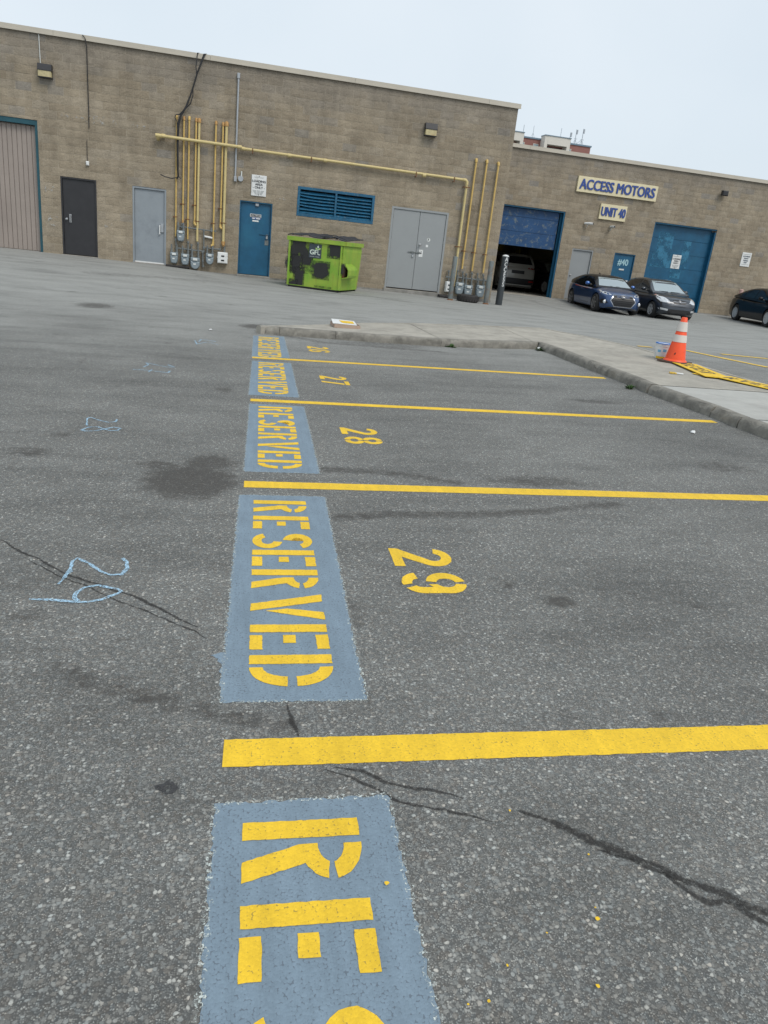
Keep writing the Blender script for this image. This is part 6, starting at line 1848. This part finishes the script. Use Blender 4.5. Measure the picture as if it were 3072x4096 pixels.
# ================================================================== THINGS ON THE ISLAND
def on_isl(q): return G(*q, dz=IH)
p = on_isl(zS(468, 792)); cz0 = iz(p.x, p.y)
r = root('traffic_cone', (p.x, p.y, cz0), 'orange traffic cone with two white reflective collars', 'cone')
rad = lambda h: .165 + (.042 - .165) * (h / .74)
def cseg(h0, h1, o=0.): return MB().lathe((p.x, p.y, cz0 + .03), [(rad(h0) + o, h0), (rad(h1) + o, h1)], 28, caps=False)
cone = MB().lathe((p.x, p.y, cz0 + .028), [(.19, 0), (.185, .012), (rad(.02), .03), (rad(.72), .69), (rad(.74) - .004, .70)], 28, caps=True)
build('cone_body', cone, M_orange, r, auto=40)
build('reflective_collar', cseg(.305, .42, .0035), M_refl, r, smooth=True)
build('reflective_collar', cseg(.475, .625, .0035), M_refl, r, smooth=True)
hb = .215
build('base', MB().box((p.x, p.y, cz0 + .014), (hb * 2, hb * 2, .028), math.radians(38)), M_brownb, r)
build('dent_mark', MB().lathe((p.x - rad(.12) * .62, p.y - rad(.12) * .80, cz0 + .15), [(.02, 0), (.018, .003)], 10, 'y'), M_rubber, r)

p = on_isl(zS(300, 742)); bz0 = iz(p.x, p.y)
r = root('paint_bucket', (p.x, p.y, bz0), 'white plastic bucket with blue rim and label, behind the cone', 'bucket')
build('pail', MB().lathe((p.x, p.y, bz0), [(.115, 0), (.118, .005), (.132, .20), (.138, .205), (.138, .215), (.134, .218), (.136, .25)], 28), M_white, r, auto=35)
build('rim', MB().lathe((p.x, p.y, bz0 + .243), [(.136, 0), (.142, .002), (.142, .012), (.138, .017), (.120, .015), (.118, -.01)], 28, caps=False), mat('bucket_blue', (.03, .16, .50), .4), r, auto=40)
build('contents', MB().lathe((p.x, p.y, bz0 + .225), [(.0, 0), (.128, 0)], 24, caps=False), M_yel, r)
for h in (.213, .228):
    build('rib', MB().lathe((p.x, p.y, bz0 + h), [(.136, 0), (.141, .002), (.141, .006), (.136, .008)], 28, caps=False), M_white, r)
def wrap(nm, a0, a1, h0, h1, m, o=.002):
    mb = MB(); n = 8
    for i in range(n + 1):
        a = math.radians(a0 + (a1 - a0) * i / n)
        for h in (h0, h1):
            R_ = .116 + .017 * h / .2 + o
            mb.v.append((p.x + R_ * math.cos(a), p.y + R_ * math.sin(a), bz0 + h))
    for i in range(n): mb.f.append((2 * i, 2 * i + 2, 2 * i + 3, 2 * i + 1))
    build(nm, mb, m, r)
M_bl2 = mat('label_blue', (.05, .10, .40), .5); M_lb3 = mat('label_light_blue', (.15, .42, .62), .5)
wrap('label_block', -85, -50, .05, .10, M_bl2); wrap('label_block', -120, -95, .12, .165, M_lb3); wrap('label_block', -160, -135, .11, .15, M_lb3)
wrap('yellow_drip', -170, -70, .004, .04, M_yel, .003)

# stencil boards
def stencil(c, ang_, L, W2, word, label, z0=.0):
    r = root('stencil_board', (c[0], c[1], iz(*c)), label, 'stencil', 'yellow stencil boards', ang_)
    build('board', MB().b2(-L / 2, L / 2, -W2 / 2, W2 / 2, .004 + z0, .012 + z0), M_yel, r, world=False)
    u0 = -L / 2 + .10; h = W2 * .56
    for ch in word:
        for poly in LET[ch]:
            P2 = dense([(u0 + u * h * 1.0, -h / 2 + v * h) for u, v in poly], .05)
            bm = bmesh.new(); vs = [bm.verts.new((a, b, .0135 + z0)) for a, b in P2]
            bmesh.ops.triangulate(bm, faces=[bm.faces.new(vs)]); bm.verts.index_update()
            mb = MB().add([v.co[:] for v in bm.verts], [tuple(v.index for v in f.verts) for f in bm.faces]); bm.free()
            mb.f = [f if (Vector(mb.v[f[1]]) - Vector(mb.v[f[0]])).cross(Vector(mb.v[f[2]]) - Vector(mb.v[f[0]])).z > 0 else f[::-1] for f in mb.f]
            build('cut_letter', mb, M_ink, r, world=False, recalc=False)
        u0 += h * .92
    return r
a1 = on_isl(zS(580, 812)); a2 = on_isl(zS(1035, 1005))
stencil(((a1.x + a2.x) / 2, (a1.y + a2.y) / 2), math.atan2(a2.y - a1.y, a2.x - a1.x), (a2 - a1).length, .42, 'RESER', 'yellow paint-caked letter stencil lying beside the traffic cone', .009)
b1 = on_isl(zS(1060, 985)); b2 = on_isl(zS(1659, 1112)); d = (b2 - b1)
b2 = b1 + d.normalized() * 1.5
stencil(((b1.x + b2.x) / 2, (b1.y + b2.y) / 2), math.atan2(b2.y - b1.y, b2.x - b1.x), 1.5, .42, 'RVED', 'yellow letter stencil running out of the right picture edge')
p = on_isl(zS(840, 960))
thing('small_stencil_card', MB().box((p.x, p.y, iz(p.x, p.y) + .005), (.30, .16, .005), math.radians(-70)), M_yel, 'small yellow stencil card poking out under the long stencils', 'stencil')
p, q = on_isl(zS(410, 935)), on_isl(zS(578, 950))
mid_ = (p + q) / 2
r = root('paint_brush', (mid_.x, mid_.y, iz(mid_.x, mid_.y)), 'small yellow-smeared paint brush lying on the concrete', 'brush')
zb_ = iz(mid_.x, mid_.y) + .012
build('bristles', MB().box((p.x + .05, p.y, zb_), (.10, .05, .02), math.radians(-8)), M_yold, r)
build('handle', MB().tube([(p.x + .09, p.y - .002, zb_), ((p.x + q.x) / 2, (p.y + q.y) / 2, zb_ + .002), (q.x, q.y, zb_ - .002)], [.014, .010, .012], 8), M_white, r, auto=40)
# cardboard tray
p, q = on_isl(z5(605, 152)), on_isl(z5(747, 160)); ang_ = math.atan2(q.y - p.y, q.x - p.x); Lb = (q - p).length
zc = iz(p.x, p.y)
r = root('cardboard_tray', (p.x, p.y, zc), 'flat open cardboard tray with white flaps on the island', 'box', None, ang_)
th = .008; hh = .062; dp = .42
build('walls', MB().b2(0, Lb, 0, th, 0, hh).b2(0, Lb, dp - th, dp, 0, hh).b2(0, th, th, dp - th, 0, hh).b2(Lb - th, Lb, th, dp - th, 0, hh), M_wood, r, world=False)
build('base', MB().b2(th, Lb - th, th, dp - th, 0, .01), M_wood, r, world=False)
build('lid_sheet', MB().add([(-.03, .02, hh + .004), (Lb - .06, -.005, hh + .002), (Lb - .02, dp + .04, hh + .022), (.02, dp + .03, hh + .035), (-.03, .02, hh + .010), (Lb - .06, -.005, hh + .008), (Lb - .02, dp + .04, hh + .028), (.02, dp + .03, hh + .041)], [(3, 2, 1, 0), (4, 5, 6, 7), (0, 1, 5, 4), (1, 2, 6, 5), (2, 3, 7, 6), (3, 0, 4, 7)]), M_white, r, world=False)
build('yellow_smear', MB().add([(Lb * .35, .12, hh + .016), (Lb * .8, .10, hh + .016), (Lb * .85, .34, hh + .030), (Lb * .3, .34, hh + .034)], [(0, 1, 2, 3)]), M_yel, r, world=False)

# ================================================================== WEEDS AND LITTER
def weed(c, n, s, label):
    mb = MB(); rr = random.Random(int(c[0] * 100))
    z0 = gz(*c)
    for k in range(n):
        a = rr.uniform(0, 2 * math.pi); l = s * rr.uniform(.5, 1.1); el = rr.uniform(.25, 1.2); w = l * .22
        d = Vector((math.cos(a) * math.cos(el), math.sin(a) * math.cos(el), math.sin(el))); sd_ = Vector((-math.sin(a), math.cos(a), 0)) * w
        b0 = Vector((c[0] + rr.uniform(-.05, .05) * s / .1, c[1] + rr.uniform(-.03, .03), z0))
        t1 = b0 + d * l * .5; t2 = b0 + d * l + Vector((0, 0, -l * .25))
        mb.add([b0, t1 + sd_, t2, t1 - sd_], [(0, 1, 2, 3)])
    return thing('weed', mb, M_green, label, 'weed', 'kerb weeds', recalc=False)
w1 = G(*z5(1240, 258)); weed((w1.x, w1.y - .06), 26, .10, 'small green weed at the foot of the long kerb')
w2 = G(*z6(262, 388)); weed((w2.x - .03, w2.y - .10), 44, .14, 'larger green weed in the inner kerb corner')
w3 = G(*z6(832, 628)); weed((w3.x - .08, w3.y), 28, .10, 'green weed beside the broken kerb stone')
for q, s_, lab in [(z6(238, 388), .07, 'crumpled white paper in the inner kerb corner'), (z5(752, 226), .035, 'tiny white litter at the long kerb'), ((2770, 1732), .04, 'white litter scrap by the right kerb'), (zK(1330, 192), .035, 'white scrap on the asphalt left of the island tip')]:
    p = G(*q); rr = random.Random(int(q[0]))
    mb = MB().lathe((p.x, p.y, p.z), [(s_ * .5, 0), (s_ * .7, s_ * .3), (s_ * .3, s_ * .6)], 7)
    mb.v = [(a + rr.uniform(-.2, .2) * s_, b + rr.uniform(-.2, .2) * s_, max(p.z, c + rr.uniform(-.1, .25) * s_)) for a, b, c in mb.v]
    thing('litter_scrap', mb, M_white, lab, 'litter', 'white litter')
# yellow paint drips in the foreground
drips = [((1100, 1755), .006), ((835, 1912), .011), ((1290, 1990), .009), ((1270, 1850), .005), ((1095, 2090), .006), ((1180, 2020), .004), ((1290, 2135), .009), ((1055, 2168), .007), ((1010, 2175), .005), ((1285, 1965), .004)]
for k, (q, s_) in enumerate(drips):
    p = G(*dpx(*q))
    poly = [(p.x + s_ * .7 * RND.uniform(.6, 1.3) * math.cos(a), p.y + s_ * .7 * RND.uniform(.6, 1.3) * math.sin(a)) for a in np.linspace(0, 2 * math.pi, 7)[:-1]]
    build('paint_drip', flat_poly(poly, .008, .02, 0.), M_yel, GROUND, recalc=False)
M_tar = mat('tar_spot', (.04, .04, .042), .7, alpha=(60., .36, .56))
for q in ((365, 1700),):
    p = G(*dpx(*q)); rr = random.Random(3)
    poly = [(p.x + .035 * rr.uniform(.5, 1.3) * math.cos(a), p.y + .028 * rr.uniform(.5, 1.3) * math.sin(a)) for a in np.linspace(0, 2 * math.pi, 12)[:-1]]
    build('tar_spot', flat_poly(poly, .0015, .01, .003), M_tar, GROUND, recalc=False)

# ================================================================== FAR APARTMENT BUILDING
YA = 110.
va = lambda x, y: V(*zP(x, y), YA)
M_brk = mat('far_red_brick', (.27, .125, .105), .9, var=.08, vs=.6)
M_stu = mat('far_white_stucco', (.62, .59, .53), .9, var=.05, vs=.4)
M_rtr = mat('far_blue_trim', (.16, .23, .29), .6)
M_fwin = mat('far_window_glass', (.30, .37, .41), .1, coat=.5)
br = va(1340, 385); zt_ = 18.02
AP = root('apartment_building', (38, YA + 8, 0), 'distant brick apartment block with white balconies and rooftop masts', 'building')
build('brick_wall', MB().b2(20, br.x, YA, YA + 16, -.3, zt_ - .12), M_brk, AP)
build('roof_trim', MB().b2(19.9, br.x + .1, YA - .12, YA + 16.1, zt_ - .119, zt_ + .07), M_rtr, AP)
def stack(x0, x1, zt, slots):
    s_ = build('balcony_stack', MB().b2(x0, x0 + .45, YA - 1.6, YA - .01, -.3, zt).b2(x1 - .45, x1, YA - 1.6, YA - .01, -.3, zt), M_stu, AP)
    for k in range(6):
        zf = zt - 1.05 - .42 - k * 2.8
        a = zt if k == 0 else zf + .42 + 1.25
        top = zt if k == 0 else zf + 2.8 - .42 - 2.8 + 1.35 + .35
        z1_ = zt if k == 0 else zt - 1.05 - k * 2.8 + 1.15
        z0_ = zt - 1.05 - k * 2.8
        if z0_ < 0: break
        build('balcony_parapet', MB().b2(x0 + .4505, x1 - .4505, YA - 1.62, YA - 1.4, z0_, z1_), M_stu, s_)
        build('balcony_floor', MB().b2(x0 + .4505, x1 - .4505, YA - 1.39, YA - .01, z0_ + .05, z0_ + .2), M_stu, s_)
    build('balcony_trim', MB().b2(x0 - .05, x1 + .05, YA - 1.7, YA - .01, zt + .0005, zt + .09), M_rtr, s_)
    build('balcony_back', MB().b2(x0 + .5, x1 - .5, YA - .06, YA - .012, 2, zt - 1.2), mat('far_dark_recess', (.10, .11, .11), .6), s_)
stack(va(605, 270).x, va(983, 290).x, 18.35, 1)
stack(va(205, 195).x - 2.9, va(303, 205).x, 18.25, 1)
for xa, xb in ((va(300, 330).x, va(355, 335).x), (va(495, 355).x, va(560, 362).x), (va(978, 420).x + .1, va(1045, 425).x)):
    for k in range(6):
        z1_ = 17.28 - k * 2.8
        if z1_ < 2: break
        w_ = build('window', MB().b2(xa, xb, YA - .03, YA - .005, z1_ - 1.3, z1_), M_fwin, AP)
        build('window_frame', MB().b2(xa - .06, xa, YA - .06, YA - .004, z1_ - 1.36, z1_ + .06).b2(xb, xb + .06, YA - .06, YA - .004, z1_ - 1.36, z1_ + .06).b2(xa, xb, YA - .06, YA - .004, z1_ + .0005, z1_ + .06), M_stu, w_)
M_mast = mat('mast_grey', (.42, .45, .48), .6)
for k, (t_, b_, w_) in enumerate([((260, 60), (250, 190), .03), ((410, 85), (395, 245), .04), ((558, 100), (540, 270), .03), ((970, 135), (950, 280), .035), ((1105, 195), (1080, 340), .05), ((1195, 155), (1150, 355), .05), ((1298, 145), (1262, 375), .05)]):
    a, b = va(*t_), va(*b_)
    zb_ = zt_ + .07
    mb = MB().tube([(a.x, YA + 1.5, zb_), (a.x, YA + 1.5, a.z + .3)], w_, 6)
    for s_ in (-1, 1):
        mb.tube([(a.x + .38 * s_, YA + 1.5, zb_), (a.x, YA + 1.5, zb_ + .8)], w_ * .7, 5)
    if k > 3:
        mb.tube([(a.x - 1.0 * (k > 5), YA + 1.5, zb_), (a.x, YA + 1.5, zb_ + .9)], w_ * .7, 5)
        mb.b2(a.x + .06, a.x + .2, YA + 1.4, YA + 1.6, a.z - .3, a.z + .25)
        mb.tube([(a.x - .2, YA + 1.5, zb_ + .85), (a.x + .25, YA + 1.5, zb_ + .85)], w_ * .8, 5)
    build('roof_mast', mb, M_mast, AP)

for o in bpy.data.objects:
    if o.type == 'MESH' and len(o.data.materials) == 0 and o.name != 'camera':
        o.data.materials.append(M_conc)
